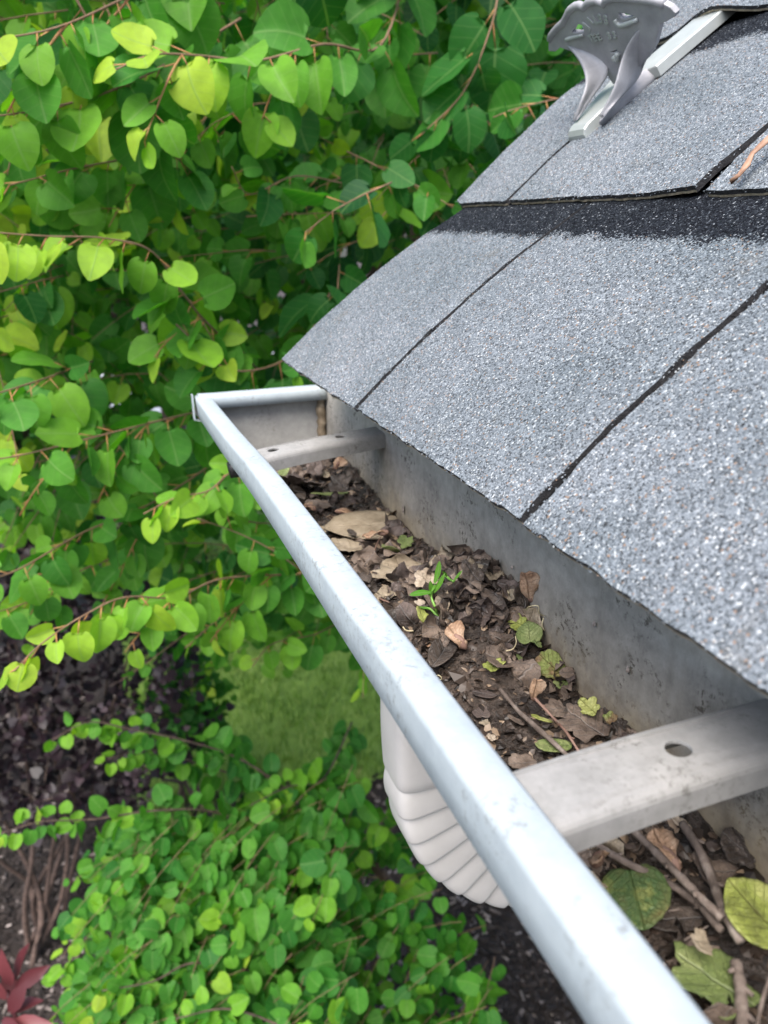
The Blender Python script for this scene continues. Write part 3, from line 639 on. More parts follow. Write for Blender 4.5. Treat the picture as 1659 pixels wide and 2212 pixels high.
for pts in ([(640, 1720, 2.2), (520, 1640, 2.1), (400, 1600, 2.0), (280, 1575, 1.95), (190, 1560, 1.92), (110, 1600, 1.9)], [(560, 1690, 2.3), (430, 1650, 2.2), (330, 1620, 2.1), (230, 1640, 2.0)],
            [(620, 1850, 2.2), (480, 1760, 2.1), (350, 1750, 2.0), (200, 1770, 1.95), (90, 1775, 1.9), (0, 1800, 1.88)], [(760, 1560, 2.4), (700, 1680, 2.2), (620, 1700, 2.1), (540, 1740, 2.0)],
            [(560, 2100, 2.1), (420, 2080, 2.0), (330, 2120, 1.95), (220, 2140, 1.9)], [(640, 2230, 2.0), (500, 2180, 1.95), (380, 2200, 1.9)]):
    path = smooth_path([at(*q) for q in pts], 6); bb = Buf(); tube(bb, path, .003, .0012, 6); o = bb.build('branch', M_BARK, bushB, True)
    L = Leaves(); leafy(path, L, None, .050, .42, .85, .02, hang=.8, out=np.array([-.25, -.6, .7])); leafy(path, L, None, .046, .4, .75, .024, hang=.5, out=np.array([-.25, -.6, .7])); L.build('foliage', [M_LEAF, M_STALK], o)

# --- dark purple shrub lower left
def shrub(name, label, pxr, pyr, dr, n, size, m, test, group=None, stems=9, step=.02, cat='shrub'):
    c = at((pxr[0] + pxr[1]) / 2, pyr[1], dr[1]); t_ = thing(name, (c[0], c[1], 0), label, cat, group)
    L = Leaves(); tw = Buf(); k = 0
    while k < n:
        px, py = random.uniform(*pxr), random.uniform(*pyr)
        if not test(px, py): continue
        p = at(px, py, random.uniform(*dr))
        if p[2] < .08: p[2] = random.uniform(.08, .5)
        path = twig_path(p, (random.gauss(0, .4), random.gauss(0, .4), random.gauss(.5, .3)), random.uniform(.10, .2), droop=-.1); k += 1
        leafy(path, L, None, size * random.uniform(.8, 1.2), random.uniform(0, .5), random.uniform(.4, 1), step=step, hang=.1, spread=.9, jit=.7, out=np.array([-.1, -.4, .8]))
        if k % 3 == 0: tube(tw, path, .002, .001, 4)
    for i in range(stems):
        q = at(random.uniform(pxr[0] + .2 * (pxr[1] - pxr[0]), pxr[1]), random.uniform(pyr[0], sum(pyr) / 2), random.uniform(*dr)); g0 = np.array([c[0] + random.gauss(0, .06), c[1] + random.gauss(0, .06), 0])
        md = g0 * .45 + q * .55 + np.array([random.gauss(0, .1), random.gauss(0, .1), -.05]); tube(tw, smooth_path([g0, g0 * .7 + md * .3 + np.array([random.gauss(0, .05), 0, .05]), md, q], 6), .013, .004, 7, wob=.4)
    L.build('foliage', m, t_, LT_LO, None, curl=.3); tw.build('stems', M_BARK, t_, True); return t_
shrub('purple_shrub', 'dark purple-leaved shrub with blackish stems at the lower left', (-260, 430), (1130, 1930), (2.9, 3.7), 640, .042, M_PURPLE, lambda x, y: y < np.interp(x, [-260, 100, 300, 430], [1850, 1800, 1750, 1650]), stems=9)
shrub('low_green_shrub', 'blurred small-leaved green shrub between the lawn patch and the purple shrub', (330, 470), (1400, 1620), (3.3, 4.0), 90, .05, M_LEAF, lambda x, y: True, stems=5)
# --- red-leaved plant in the corner
c = at(20, 2160, 1.75); rp = thing('red_leaf_plant', (c[0], c[1], 0), 'plant with long glossy dark red leaves in the lower left corner', 'plant')
b = Buf(); tube(b, smooth_path([(c[0], c[1], 0), (c[0] + .03, c[1], c[2] * .5), (c[0], c[1], c[2] + .02)]), .009, .004, 7); tube(b, smooth_path([(c[0] + .01, c[1], c[2] * .6), (c[0] - .08, c[1], c[2] * .8), at(-60, 2200, 1.75)]), .006, .004, 7)
b.build('stem', M_RED, rp, True)
def corner(name, tips, base, w_):
    L = Leaves()
    for tx, ty, bx, by, dd in tips:
        a0, a1 = at(bx, by, dd), at(tx, ty, dd - .05); L.add(a0, a1 - a0, np.array([-.1, -.5, .6]) + rv(.3), .85 * np.linalg.norm(a1 - a0), random.uniform(.2, .9))
    L.build(name, M_RED, rp, LT_LONG, fold=(.15, .4), width=(1.1, 1.5), curl=.3)
corner('foliage', [(75, 2022, 30, 2120, 1.75), (115, 2082, 35, 2135, 1.75), (-10, 2045, 25, 2130, 1.75), (60, 2110, 20, 2190, 1.7), (95, 2150, 25, 2180, 1.72), (-30, 2100, 15, 2160, 1.75), (120, 2212, 20, 2215, 1.7), (60, 2260, 5, 2200, 1.7), (-40, 2180, -5, 2190, 1.7), (10, 2080, 20, 2160, 1.8)], None, 0)

# --- grass on the lawn, mulch chips on the soil
L = Leaves()
for _ in range(16000):
    x, y = LC[0] + random.uniform(-.74, 2.0), LC[1] + random.uniform(-.9, 2.6)
    L.add(np.array([x, y, .0]), np.array([random.gauss(0, .35), random.gauss(0, .35), 1.]), rv(1), random.uniform(.05, .10), random.random())
tag(L.build('grass', M_GRASS, None, leaf_template([(0, .05), (.5, .045), (1, .005)], np.array([-1, 1.]), 0)), 'soft light green grass of the lawn patch seen between the bushes', 'grass', kind='stuff')
b = Buf()
M_CHIP = leafmat('mulch', (.014, .010, .009), (.055, .042, .038), (.34, .29, .27), 0, .9)
for _ in range(16000):
    px, py = random.uniform(-100, 1500), random.uniform(1500, 2500); q = at_pl(px, py, np.array([0, 0, 1.]), np.array([0, 0, -H])); r = random.uniform(.006, .022); a = random.random() * 6.28
    if LC[0] - .75 < q[0] < LC[0] + 2 and q[1] > LC[1] - .85: continue
    d1 = np.array([math.cos(a), math.sin(a), random.gauss(0, .25)]) * r; d2 = np.array([-math.sin(a), math.cos(a), random.gauss(0, .25)]) * r * random.uniform(.2, .5); up = np.array([0, 0, random.uniform(.002, .008)])
    q = q + np.array([0, 0, random.uniform(0, .012)]); tn = random.random() ** 2.4
    b.add([q - d1 - d2, q + d1 - d2, q + d1 + d2, q - d1 + d2, q - d1 * .8 + up, q + d1 * .8 + up], [(0, 1, 5, 4), (3, 4, 5, 2), (1, 2, 5), (0, 4, 3)], 0, None, tn)
tag(b.build('mulch', M_CHIP), 'dark wood mulch with paler bits covering the soil below the bushes', 'mulch', kind='stuff')

# --- background trees and hedge
def far_tree(label, c, rad, hgt, n, size, t0, m=M_LEAF, zlo=.25):
    t_ = thing('background_tree', (c[0], c[1], 0), label, 'tree', 'trees standing behind the near tree'); b = Buf()
    tube(b, smooth_path([(c[0], c[1], -.05), (c[0] + .1, c[1], hgt * .4), (c[0], c[1] + .1, hgt * .9)]), .14, .05, 9, wob=.2)
    L = Leaves()
    for k in range(26):
        a = random.random() * 6.28; z = random.uniform(.15, .85) * hgt; e = np.array([c[0] + math.cos(a) * rad * .8, c[1] + math.sin(a) * rad * .8, z + .2 * hgt * random.random()]); tube(b, smooth_path([(c[0], c[1], z * .8), (e * .5 + np.array([c[0], c[1], z]) * .5), e], 4), .03, .008, 5)
    b.build('trunk', M_BARK, t_, True); cl = []
    for k in range(90):
        v = rv(1); v /= np.linalg.norm(v); r = random.random() ** .4; cl.append(np.array([c[0] + v[0] * rad * r, c[1] + v[1] * rad * r, hgt * (.5 + zlo) * .9 + v[2] * hgt * .45 * r]))
    for _ in range(n):
        q = random.choice(cl) + rv(.2); 
        if q[2] < .15: q[2] = random.uniform(.15, .8)
        L.add(q, rv(1) + np.array([0, 0, -.5]), np.array([-.1, -.5, .6]) + rv(.5), size * random.uniform(.7, 1.2), min(1, max(0, t0 + random.gauss(0, .12))))
    L.build('crown', [M_LEAF], t_, LT_LO)
far_tree('deep green background tree behind the gable, right of the others', (1.6, 4.6), 1.7, 5.2, 9000, .10, .12)
far_tree('mid green background tree straight beyond the gutter end', (-.6, 5.2), 1.7, 5.4, 9000, .10, .22)
far_tree('bright green background tree on the left beyond the near branches', (-2.9, 4.6), 1.6, 5.0, 8000, .10, .42)
far_tree('tall dark tree farthest back, seen through gaps near the top', (.6, 8.0), 3.0, 8, 9000, .16, .12)
far_tree('tall pale green tree farthest back on the left', (-4.6, 8.5), 3.0, 8, 8000, .16, .3)


# ================================================================== LITTER IN THE GUTTER
def zdeb(x, y):
    z = -.236 + .006 * fnoise(x * 22, y * 22, 5.) + .0035 * fnoise(x * 60, y * 60, 1.) + .002 * abs(fnoise(x * 160, y * 160, 2.))
    z += .030 * math.exp(-((x - .198) / .045) ** 2 - ((y - .372) / .052) ** 2)     # heap against the back wall
    z += .006 * math.exp(-((x - .16) / .05) ** 2 - ((y - .43) / .05) ** 2)
    z += .012 * math.exp(-((y - .70) / .08) ** 2) * (x > .12) - .008 * math.exp(-((x - .15) / .03) ** 2 - ((y - .31) / .05) ** 2)
    z += .010 * max(0, (x - .185)) / .03 * .5 - .006 * math.exp(-((y - .12) / .09) ** 2)
    return z
m, t, p, o = mat('wet_litter')
n1 = noi(t, 130, 8, .7); n2 = noi(t, 34, 5, .7); n3 = noi(t, 420, 4, .6)
col = ramp(t, n1, [(.3, (.010, .009, .008)), (.5, (.028, .022, .019)), (.62, (.07, .056, .047)), (.74, (.15, .125, .11))])
col = mix(t, ramp(t, n2, [(.42, 0.), (.65, .75)]), col, ramp(t, n3, [(.35, (.035, .026, .02)), (.6, (.11, .08, .062)), (.7, (.20, .15, .12))]))
t.links.new(col, p.inputs['Base Color']); t.links.new(ramp(t, n2, [(.4, .12), (.65, .5)]), p.inputs['Roughness'])
bump(t, math_(t, 'ADD', n1, math_(t, 'MULTIPLY', n3, .6)), 1., .003, p); M_MUD = m
X_ = lambda k, y: .134 + .079 * k
ys = np.linspace(-.5, .763, 420); ks = np.linspace(0, 1, 64); V = [(X_(k, y) + (bow(y) if k < .3 else 0) * (1 - k / .3 if k < .3 else 0), y, H + zdeb(X_(k, y), y)) for y in ys for k in ks]; K = 64
F = [(a * K + i, a * K + i + 1, (a + 1) * K + i + 1, (a + 1) * K + i) for a in range(419) for i in range(K - 1)]
o = mesh_obj('leaf_litter', V, F, M_MUD, None, True); tag(o, 'wet dark rotted leaf litter lying along the bottom of the gutter', 'leaf litter', kind='stuff')
def deb(px, py, lift=0.):                   # the spot on the litter seen at a pixel
    r = ray(px, py); z = -.23
    for _ in range(12):
        q = r * (z / r[2]); z = zdeb(min(max(q[0], .134), .2135), q[1]) + lift
    q = r * (z / r[2]); return CAM + q
def px_size(p): return np.dot(p - CAM, np.array([M[0][2], M[1][2], M[2][2]])) / 1661.

def litter_leaf_mat(name, stops, rough=.6, tr_=.12, sc_=60, vein=(.5, .5, .5), vk=.25):
    m, t, p, o = mat(name); n = noi(t, sc_, 6, .65); col = ramp(t, n, stops)
    u = t.nodes.new('ShaderNodeUVMap'); su = t.nodes.new('ShaderNodeSeparateXYZ'); t.links.new(u.outputs[0], su.inputs[0])
    ab = math_(t, 'ABSOLUTE', su.outputs[0]); v = math_(t, 'ABSOLUTE', math_(t, 'SUBTRACT', math_(t, 'FRACT', math_(t, 'SUBTRACT', math_(t, 'MULTIPLY', su.outputs[1], 3.2), math_(t, 'MULTIPLY', ab, 2.4))), .5))
    k = math_(t, 'MAXIMUM', math_(t, 'MULTIPLY', ramp(t, v, [(0, 1.), (.07, 0.)]), .6), ramp(t, ab, [(0, 1.), (.04, 0.)]))
    v2 = t.nodes.new('ShaderNodeTexVoronoi'); v2.feature = 'DISTANCE_TO_EDGE'; v2.inputs['Scale'].default_value = 520; tc = t.nodes.new('ShaderNodeTexCoord'); t.links.new(tc.outputs['Object'], v2.inputs['Vector'])
    net = ramp(t, v2.outputs['Distance'], [(0, 1.), (.09, 0.)])
    col = mix(t, math_(t, 'MULTIPLY', math_(t, 'MAXIMUM', k, math_(t, 'MULTIPLY', net, .12)), vk), col, vein)
    t.links.new(col, p.inputs['Base Color']); p.inputs['Roughness'].default_value = rough
    bump(t, math_(t, 'ADD', math_(t, 'MULTIPLY', math_(t, 'MAXIMUM', k, math_(t, 'MULTIPLY', net, .3)), -1.), n), .75, .0012, p)
    tr = t.nodes.new('ShaderNodeBsdfTranslucent'); t.links.new(col, tr.inputs[0]); ms = t.nodes.new('ShaderNodeMixShader'); ms.inputs[0].default_value = tr_
    t.links.new(p.outputs[0], ms.inputs[1]); t.links.new(tr.outputs[0], ms.inputs[2]); t.links.new(ms.outputs[0], o.inputs[0]); return m
D_DARK = litter_leaf_mat('leaf_dark_brown', [(.3, (.02, .015, .012)), (.5, (.06, .046, .037)), (.7, (.14, .11, .09))], .5)
D_BRWN = litter_leaf_mat('leaf_brown', [(.3, (.07, .05, .04)), (.5, (.18, .135, .105)), (.7, (.32, .25, .20))], .6)
D_TAN = litter_leaf_mat('leaf_tan', [(.3, (.19, .15, .105)), (.5, (.34, .28, .20)), (.7, (.46, .39, .30))], .6, vein=(.2, .15, .09))
D_PALE = litter_leaf_mat('leaf_pale', [(.3, (.26, .20, .14)), (.5, (.48, .40, .31)), (.7, (.58, .50, .41))], .7, vein=(.2, .14, .1))
D_GRN = litter_leaf_mat('leaf_faded_green', [(.3, (.08, .12, .035)), (.5, (.19, .25, .08)), (.7, (.34, .38, .16))], .5, .2, vein=(.40, .46, .24))
D_YEL = litter_leaf_mat('leaf_yellow_green', [(.3, (.10, .11, .03)), (.45, (.28, .33, .07)), (.65, (.48, .50, .17))], .5, .2, vein=(.14, .09, .04))
D_MIX = litter_leaf_mat('leaf_mottled', [(.34, (.16, .085, .045)), (.46, (.22, .15, .07)), (.54, (.24, .29, .08)), (.7, (.38, .42, .16))], .55, .15, 45, vein=(.12, .08, .04))
D_GB = litter_leaf_mat('leaf_green_brown', [(.34, (.20, .12, .04)), (.46, (.12, .14, .045)), (.56, (.07, .13, .04)), (.68, (.32, .34, .10))], .55, .15, 35, vein=(.09, .14, .05))
D_SAM = litter_leaf_mat('winged_seed', [(.3, (.30, .17, .10)), (.5, (.50, .33, .22)), (.7, (.66, .50, .37))], .55, .2, 90, vein=(.16, .09, .05), vk=.6)
D_PURP = litter_leaf_mat('leaf_purple_brown', [(.3, (.045, .036, .032)), (.5, (.11, .083, .073)), (.7, (.19, .15, .13))], .5)
M_TW = plain('dead_twig', [(.3, (.07, .052, .042)), (.55, (.17, .135, .115)), (.7, (.30, .26, .23))], 120, .8, .9, .001)
M_TWR = plain('reddish_twig', [(.3, (.13, .07, .05)), (.7, (.30, .19, .15))], 110, .7, .6, .0008)
M_ROOT = plain('pale_shoot', [(.3, (.42, .34, .20)), (.7, (.60, .55, .36))], 70, .5, .2, .0005)
M_SEED = plain('seedling_green', [(.3, (.10, .26, .04)), (.7, (.22, .42, .08))], 60, .45, .1, .0005)
def rad_fn(kind, seed):
    def f(a):
        if kind == 'maple': r = .62 + .30 * abs(math.cos(2.5 * a + .0)) ** 1.6 + .05 * math.cos(13 * a + seed)
        elif kind == 'oval': r = 1 / math.sqrt((math.cos(a) / .52) ** 2 + (math.sin(a) / 1.0) ** 2) * (1 + .02 * math.cos(17 * a))
        elif kind == 'long': r = 1 / math.sqrt((math.cos(a) / .24) ** 2 + (math.sin(a) / 1.0) ** 2)
        elif kind == 'round': r = .92 + .05 * math.cos(3 * a + seed) + .05 * math.cos(11 * a + seed)
        elif kind == 'heart': r = .95 - .25 * math.exp(-((a - 1.5 * PI) / .35) ** 2) + .12 * math.exp(-((a - .5 * PI) / .3) ** 2)
        else: r = .75 + .2 * fnoise(math.cos(a) * 1.6 + seed, math.sin(a) * 1.6, seed) * 2 + .10 * fnoise(math.cos(a) * 5 + seed, math.sin(a) * 5, seed)
        if kind not in ('long',): r *= 1 + .05 * fnoise(math.cos(a) * 6 + seed, math.sin(a) * 6, 3.)
        return max(.12, r)
    return f
def dead_leaf(label, px, py, size, kind, m, name='fallen_leaf', cat='leaf', rot=0., tilt=(0, 0), curl=.3, crumple=.25, fold=0., lift=.002, asp=1., holes=0, group=None, stalk=None, pos=None):
    """a thin crumpled leaf blade: size is its width in photograph pixels (1659 wide), rot turns it on the litter, tilt leans it"""
    c = deb(px, py, lift) if pos is None else np.array(pos); R = size * 1.22 * px_size(c) / 2; seed = random.random() * 90; f = rad_fn(kind, seed); NR, NA = 9, 44
    ca, sa = math.cos(rot), math.sin(rot); E1 = np.array([ca, sa, 0]); E2 = np.array([-sa, ca, 0]); E3 = np.array([0, 0, 1.])
    def rotv(v, k, a): return v * math.cos(a) + np.cross(k, v) * math.sin(a) + k * k.dot(v) * (1 - math.cos(a))
    for ax, an in ((E1.copy(), tilt[0]), (E2.copy(), tilt[1])): E1, E2, E3 = rotv(E1, ax, an), rotv(E2, ax, an), rotv(E3, ax, an)
    V = []; UV = []
    def P(u, v):
        z = curl * (u * u * .6 + v * v * .4) * .55 + fold * abs(u) + crumple * (.30 * fnoise(u * 2.2 + seed, v * 2.2, seed) + .14 * fnoise(u * 5.5, v * 5.5 + seed, 2) + .05 * fnoise(u * 13, v * 13 + seed, 2))
        q = c + (E1 * u * asp + E2 * v + E3 * z) * R
        if tilt == (0, 0): q[2] = max(q[2], H + zdeb(q[0], q[1]) + .0006 + .25 * R * max(0, crumple * fnoise(u * 3 + seed, v * 3, seed)))
        q[0] = min(max(q[0], .134 if q[2] < H - .226 else .118), .2128)
        return q
    V.append(P(0, 0)); UV.append((0, .5))
    for i in range(1, NR + 1):
        for k in range(NA):
            a = 2 * PI * k / NA; r = f(a) * i / NR; u, v = r * math.cos(a), r * math.sin(a); V.append(P(u, v)); UV.append((u, v))
    F = [(0, 1 + k, 1 + (k + 1) % NA) for k in range(NA)] + [(1 + i * NA + k, 1 + (i + 1) * NA + k, 1 + (i + 1) * NA + (k + 1) % NA, 1 + i * NA + (k + 1) % NA) for i in range(NR - 1) for k in range(NA)]
    if holes:
        drop = set()
        for _ in range(holes):
            i, k = random.randint(4, NR - 2), random.randint(0, NA - 1); drop |= {NA + i * NA + k, NA + i * NA + (k + 1) % NA}
            if random.random() < .5: drop.add(NA + (i + 1 if i < NR - 2 else i - 1) * NA + k)
        F = [f_ for i, f_ in enumerate(F) if i not in drop]
    if stalk:
        root = thing(name, c, label, cat, group); o = mesh_obj('blade', V, F, m, root, True, UV)
        b = Buf(); e = P(0, -f(1.5 * PI)); d = e - c; d /= np.linalg.norm(d) + 1e-9; tube(b, smooth_path([e - d * R * .1, e + d * R * stalk * .5 + np.array([0, 0, .002]), e + d * R * stalk], 4), .0011, .0008, 6); b.build('stalk', M_TWR if m in (D_DARK, D_BRWN, D_PURP) else M_SEED, root, True)
    else: o = root = tag(mesh_obj(name, V, F, m, None, True, UV), label, cat, group)
    s = o.modifiers.new('s', 'SOLIDIFY'); s.thickness = .0005; s.offset = 0; return root
def samara(label, p0, p1, l0, l1, wid, m=D_SAM, up=(0, 0, 1), onwall=None):
    """maple seed: plump nut at p0, papery wing towards p1 (pixels), l0 and l1 lift the two ends"""
    a, b_ = (deb(*p0, l0), deb(*p1, l1)) if onwall is None else (at_pl(*p0, np.array([1., 0, 0]), np.array([onwall, 0, 0])), at_pl(*p1, np.array([1., 0, 0]), np.array([onwall, 0, 0])))
    d = b_ - a; L = np.linalg.norm(d); d /= L; n = np.array(up, float) + rv(.1); n -= d * n.dot(d); n /= np.linalg.norm(n); s = np.cross(d, n); W = 1.5 * wid * px_size(a)
    root = thing('winged_seed', a, label, 'seed'); V = []; UV = []
    prof = [(.0, -.10, .12), (.12, -.22, .2), (.25, -.2, .16), (.4, -.28, .28), (.55, -.30, .45), (.7, -.30, .58), (.84, -.28, .60), (.94, -.2, .48), (1.0, -.05, .2)]
    for q, lo, hi in prof:
        for k in range(6):
            y = lo + (hi - lo) * k / 5; z = .10 * math.sin(q * 5) * W + .10 * W * math.sin(y * 9 + q * 8) + .15 * W * (y - .1) ** 2; V.append(a + d * q * L + s * y * W + n * z); UV.append((y * .9, q * 3.))
    F = [(i * 6 + k, i * 6 + k + 1, (i + 1) * 6 + k + 1, (i + 1) * 6 + k) for i in range(8) for k in range(5)]
    o = mesh_obj('wing', V, F, m, root, True, UV); md = o.modifiers.new('s', 'SOLIDIFY'); md.thickness = .0006; md.offset = 0
    b = Buf(); tube(b, [a - d * W * .1, a + d * W * .05, a + d * W * .25, a + d * W * .5, a + d * W * .66], W * .10, W * .10, 8)
    for i, v in enumerate(b.v):
        k = i // 8; sc_ = (.5, 1.7, 2.1, 1.5, .4)[k]; c_ = a + d * W * (-.1, .05, .25, .5, .66)[k]; b.v[i] = tuple(c_ + (np.array(v) - c_) * sc_)
    b.build('nut', M_TWR, root, True); return root
def stick(label, pts, r0, r1, m=M_TW, name='twig', cat='twig', lifts=None, wob=.35, knots=True, mat_sides=8):
    ps = [deb(x, y, (lifts[i] if lifts else .003)) for i, (x, y) in enumerate(pts)]; path = smooth_path(ps, 8); s = px_size(ps[0])
    b = Buf(); r0 *= .72; r1 *= .72; tube(b, path, r0 * s, r1 * s, mat_sides, wob=wob)
    if knots:
        for k in (.2, .55, .8):
            i = int(k * (len(path) - 1)); d = path[min(i + 1, len(path) - 1)] - path[i]; d /= np.linalg.norm(d) + 1e-9; side = np.cross(d, [0, 0, 1]) * random.choice((-1, 1)) + np.array([0, 0, .5])
            tube(b, [path[i] - d * r0 * s, path[i] + side * r0 * s * 1.7 + d * r0 * s], r0 * s * .7, r0 * s * .35, 6)
    return tag(b.build(name, m, None, True), label, cat)
DL = dead_leaf
# middle of the trough
DL('pale tan dry crumpled leaf scrap right behind the green seedling', 917, 1251, 56, 'frag', D_PALE, rot=.4, tilt=(.35, -.35), crumple=.4, lift=.010)
DL('broad flat pinkish-brown wet leaf left of the seedling, torn at its edge', 865, 1236, 120, 'maple', D_TAN, rot=.5, crumple=.12, curl=.05, holes=3)
DL('big crumpled dark brown leaf in the middle of the heap', 1003, 1333, 105, 'maple', D_DARK, rot=1.2, tilt=(.25, -.3), crumple=.5, lift=.008)
DL('dark brown curled leaf leaning on the back wall at the far side of the heap', 1022, 1240, 60, 'frag', D_DARK, rot=.2, tilt=(.9, -.4), crumple=.45, curl=.7, lift=.012)
DL('small grey-green leaf half buried at the far side of the heap', 1033, 1286, 26, 'round', D_GRN, rot=0, tilt=(.5, 0), lift=.010)
DL('curled yellow-green leaf piece with a brown edge on top of the heap', 1061, 1308, 42, 'frag', D_YEL, rot=1.2, tilt=(.3, -.4), curl=.9, lift=.014, asp=1.3)
DL('rotted dark leaf standing upright against the back wall behind a winged seed', 1130, 1285, 66, 'frag', D_DARK, rot=.3, tilt=(1.25, .2), crumple=.6, lift=.012)
DL('second dark brown leaf piece in front of the upright one', 1108, 1318, 44, 'frag', D_DARK, rot=2.2, tilt=(.8, .4), crumple=.5, lift=.012)
DL('yellowish curled leaf tip lying against the veined green leaf', 1118, 1346, 38, 'frag', D_YEL, rot=.6, tilt=(.2, -.5), curl=.8, lift=.012, asp=1.2)
DL('flat green leaf half with clear veins in the heap near the back wall', 1144, 1370, 50, 'heart', D_GRN, rot=-.5, tilt=(.45, -.25), crumple=.12, lift=.010)
DL('tiny green leaf scrap just below the veined green half leaf', 1162, 1391, 20, 'frag', D_GRN, rot=.5, tilt=(.6, 0), lift=.008, asp=.7)
DL('brown crumpled leaf below the heap, folded along its middle', 1078, 1425, 66, 'frag', D_BRWN, rot=.9, tilt=(.3, -.2), fold=.5, lift=.006, asp=1.2)
DL('small ruffled pale green leaf scrap in front of the heap', 1066, 1437, 34, 'frag', D_YEL, rot=-.6, tilt=(.25, -.3), crumple=.6, lift=.010, asp=1.5)
DL('dark brown leaf folded into layers beside the front lip', 955, 1410, 84, 'oval', D_DARK, rot=-.8, tilt=(.2, .2), crumple=.4, fold=.4, lift=.006)
DL('thin brown leaf edge standing between the folded layers and a winged seed', 958, 1388, 70, 'long', D_BRWN, rot=-.9, tilt=(.7, .3), crumple=.3, lift=.006)
DL('round wrinkled yellow-green leaf with a tan middle by the back wall', 1189, 1435, 60, 'round', D_MIX, rot=.3, tilt=(.45, -.35), crumple=.45, curl=-.25, lift=.010)
DL('flat oval brown seed disc stuck low on the back wall', 1231, 1454, 42, 'oval', D_BRWN, name='seed_disc', cat='seed', rot=1.2, tilt=(.3, -.9), crumple=.06, curl=.1, lift=.010)
DL('tiny bright green leaf scrap between heap and wrinkled round leaf', 1122, 1421, 16, 'frag', D_GRN, rot=.6, tilt=(.7, .2), lift=.005)
DL('olive curled leaf strip just below the seedling', 912, 1331, 44, 'frag', D_YEL, rot=.2, tilt=(.6, .3), curl=.8, lift=.006, asp=.7)
DL('pink-tan leaf scrap beside the olive strip', 908, 1302, 24, 'frag', D_PALE, rot=.9, tilt=(.2, -.2), lift=.005)
DL('brown wet leaf on the right of the long twig, broad and wrinkled', 1262, 1562, 104, 'maple', D_BRWN, rot=.3, tilt=(.12, -.12), crumple=.35, lift=.006)
DL('small dark leaf under the broad wrinkled one, near the red-brown twig', 1202, 1532, 60, 'frag', D_BRWN, rot=1.4, crumple=.3, lift=.003)
DL('pointed flat green leaf under the long twig next to the near strap', 1196, 1611, 68, 'oval', D_GRN, rot=1.35, tilt=(.1, -.1), crumple=.08, lift=.006, asp=.95)
DL('narrow green leaf sliver beneath the long twig', 1170, 1553, 40, 'long', D_YEL, rot=.9, tilt=(.2, 0), crumple=.2, lift=.005)
DL('small yellow-green scrap at the foot of the back wall', 1271, 1527, 40, 'frag', D_YEL, rot=.2, tilt=(.4, -.5), crumple=.4, lift=.012, asp=1.3)
DL('dark-edged mottled green scrap by the back wall near the strap', 1318, 1550, 30, 'frag', D_MIX, rot=.2, tilt=(.3, -.6), crumple=.5, lift=.010)
DL('dark curled leaf wedged beside the mottled scrap at the back wall', 1340, 1567, 34, 'frag', D_DARK, rot=.9, tilt=(.4, -.5), crumple=.5, lift=.008)
DL('slate-coloured wet leaf flat on the mud in front of the long twig', 1046, 1499, 44, 'oval', D_PURP, rot=.9, crumple=.1, curl=.05, lift=.002)
DL('second slate-coloured wet leaf, nearer the front lip', 1040, 1540, 40, 'frag', D_PURP, rot=.2, crumple=.15, curl=.05, lift=.002)
DL('brown curled leaf strip left of the long twig', 1114, 1556, 36, 'oval', D_BRWN, rot=.5, tilt=(.1, .3), crumple=.3, lift=.004, asp=.8)
DL('torn brown leaf partly under the near strap, front side', 1130, 1650, 58, 'frag', D_BRWN, rot=1.3, crumple=.25, lift=.003)
DL('pale yellowish leaf flake on the wet mud', 1047, 1561, 22, 'frag', D_TAN, rot=.2, crumple=.2, lift=.003)
DL('curled tan husk on the wet mud below the pale flake', 1060, 1593, 22, 'frag', D_PALE, name='husk', cat='husk', rot=.2, tilt=(.4, .2), crumple=.7, curl=.8, lift=.004)
DL('dull green leaf piece by the foot of the wrinkled round leaf', 1214, 1478, 34, 'frag', D_GRN, rot=1.2, crumple=.2, lift=.004, asp=1.3)
# far part of the trough
DL('large tan flat leaf lying across the trough halfway to the far strap', 797, 1133, 150, 'heart', D_TAN, rot=1.45, tilt=(.03, -.03), crumple=.10, curl=.02, lift=.006, asp=.9)
DL('smaller tan leaf piece in front of the large flat one', 742, 1180, 80, 'frag', D_TAN, rot=.9, tilt=(.1, .1), crumple=.25, lift=.004)
DL('folded green leaf with its edge turned up beside the large tan leaf', 843, 1189, 42, 'oval', D_GRN, rot=1.9, tilt=(.5, .1), fold=.6, lift=.006)
DL('small green leaf point behind the folded green one', 878, 1170, 32, 'frag', D_GRN, rot=.6, tilt=(.3, -.3), lift=.007, asp=1.3)
DL('narrow green leaf on dark litter beyond the large tan leaf', 713, 1067, 72, 'long', D_GRN, rot=1.55, tilt=(.1, .1), crumple=.12, lift=.006)
DL('large curled purple-brown leaf near the front lip by the far strap', 652, 1045, 104, 'maple', D_PURP, rot=.2, tilt=(-.25, .35), curl=.7, crumple=.35, lift=.010)
DL('small pale yellow-green leaf standing up beside the purple-brown one', 613, 1017, 34, 'oval', D_GRN, rot=-.7, tilt=(.8, .3), lift=.016)
DL('dull pink-brown curled leaf just past the purple-brown one', 676, 1010, 42, 'frag', D_PURP, rot=.3, tilt=(.8, -.2), crumple=.5, lift=.012)
DL('yellowish scrap at the back of the far litter', 702, 1024, 24, 'frag', D_TAN, rot=.4, tilt=(.5, 0), lift=.008)
DL('dark brown leaf mass piece against the far back wall', 735, 1045, 54, 'frag', D_DARK, rot=.3, tilt=(.3, -.5), crumple=.6, lift=.006)
DL('brown leaf fragment between far litter and large tan leaf', 690, 1088, 66, 'frag', D_BRWN, rot=1.0, tilt=(.1, 0), crumple=.4, lift=.004)
DL('small dark seed-like scrap lying on the large tan leaf', 760, 1150, 26, 'oval', D_DARK, rot=.2, tilt=(.1, 0), lift=.008)
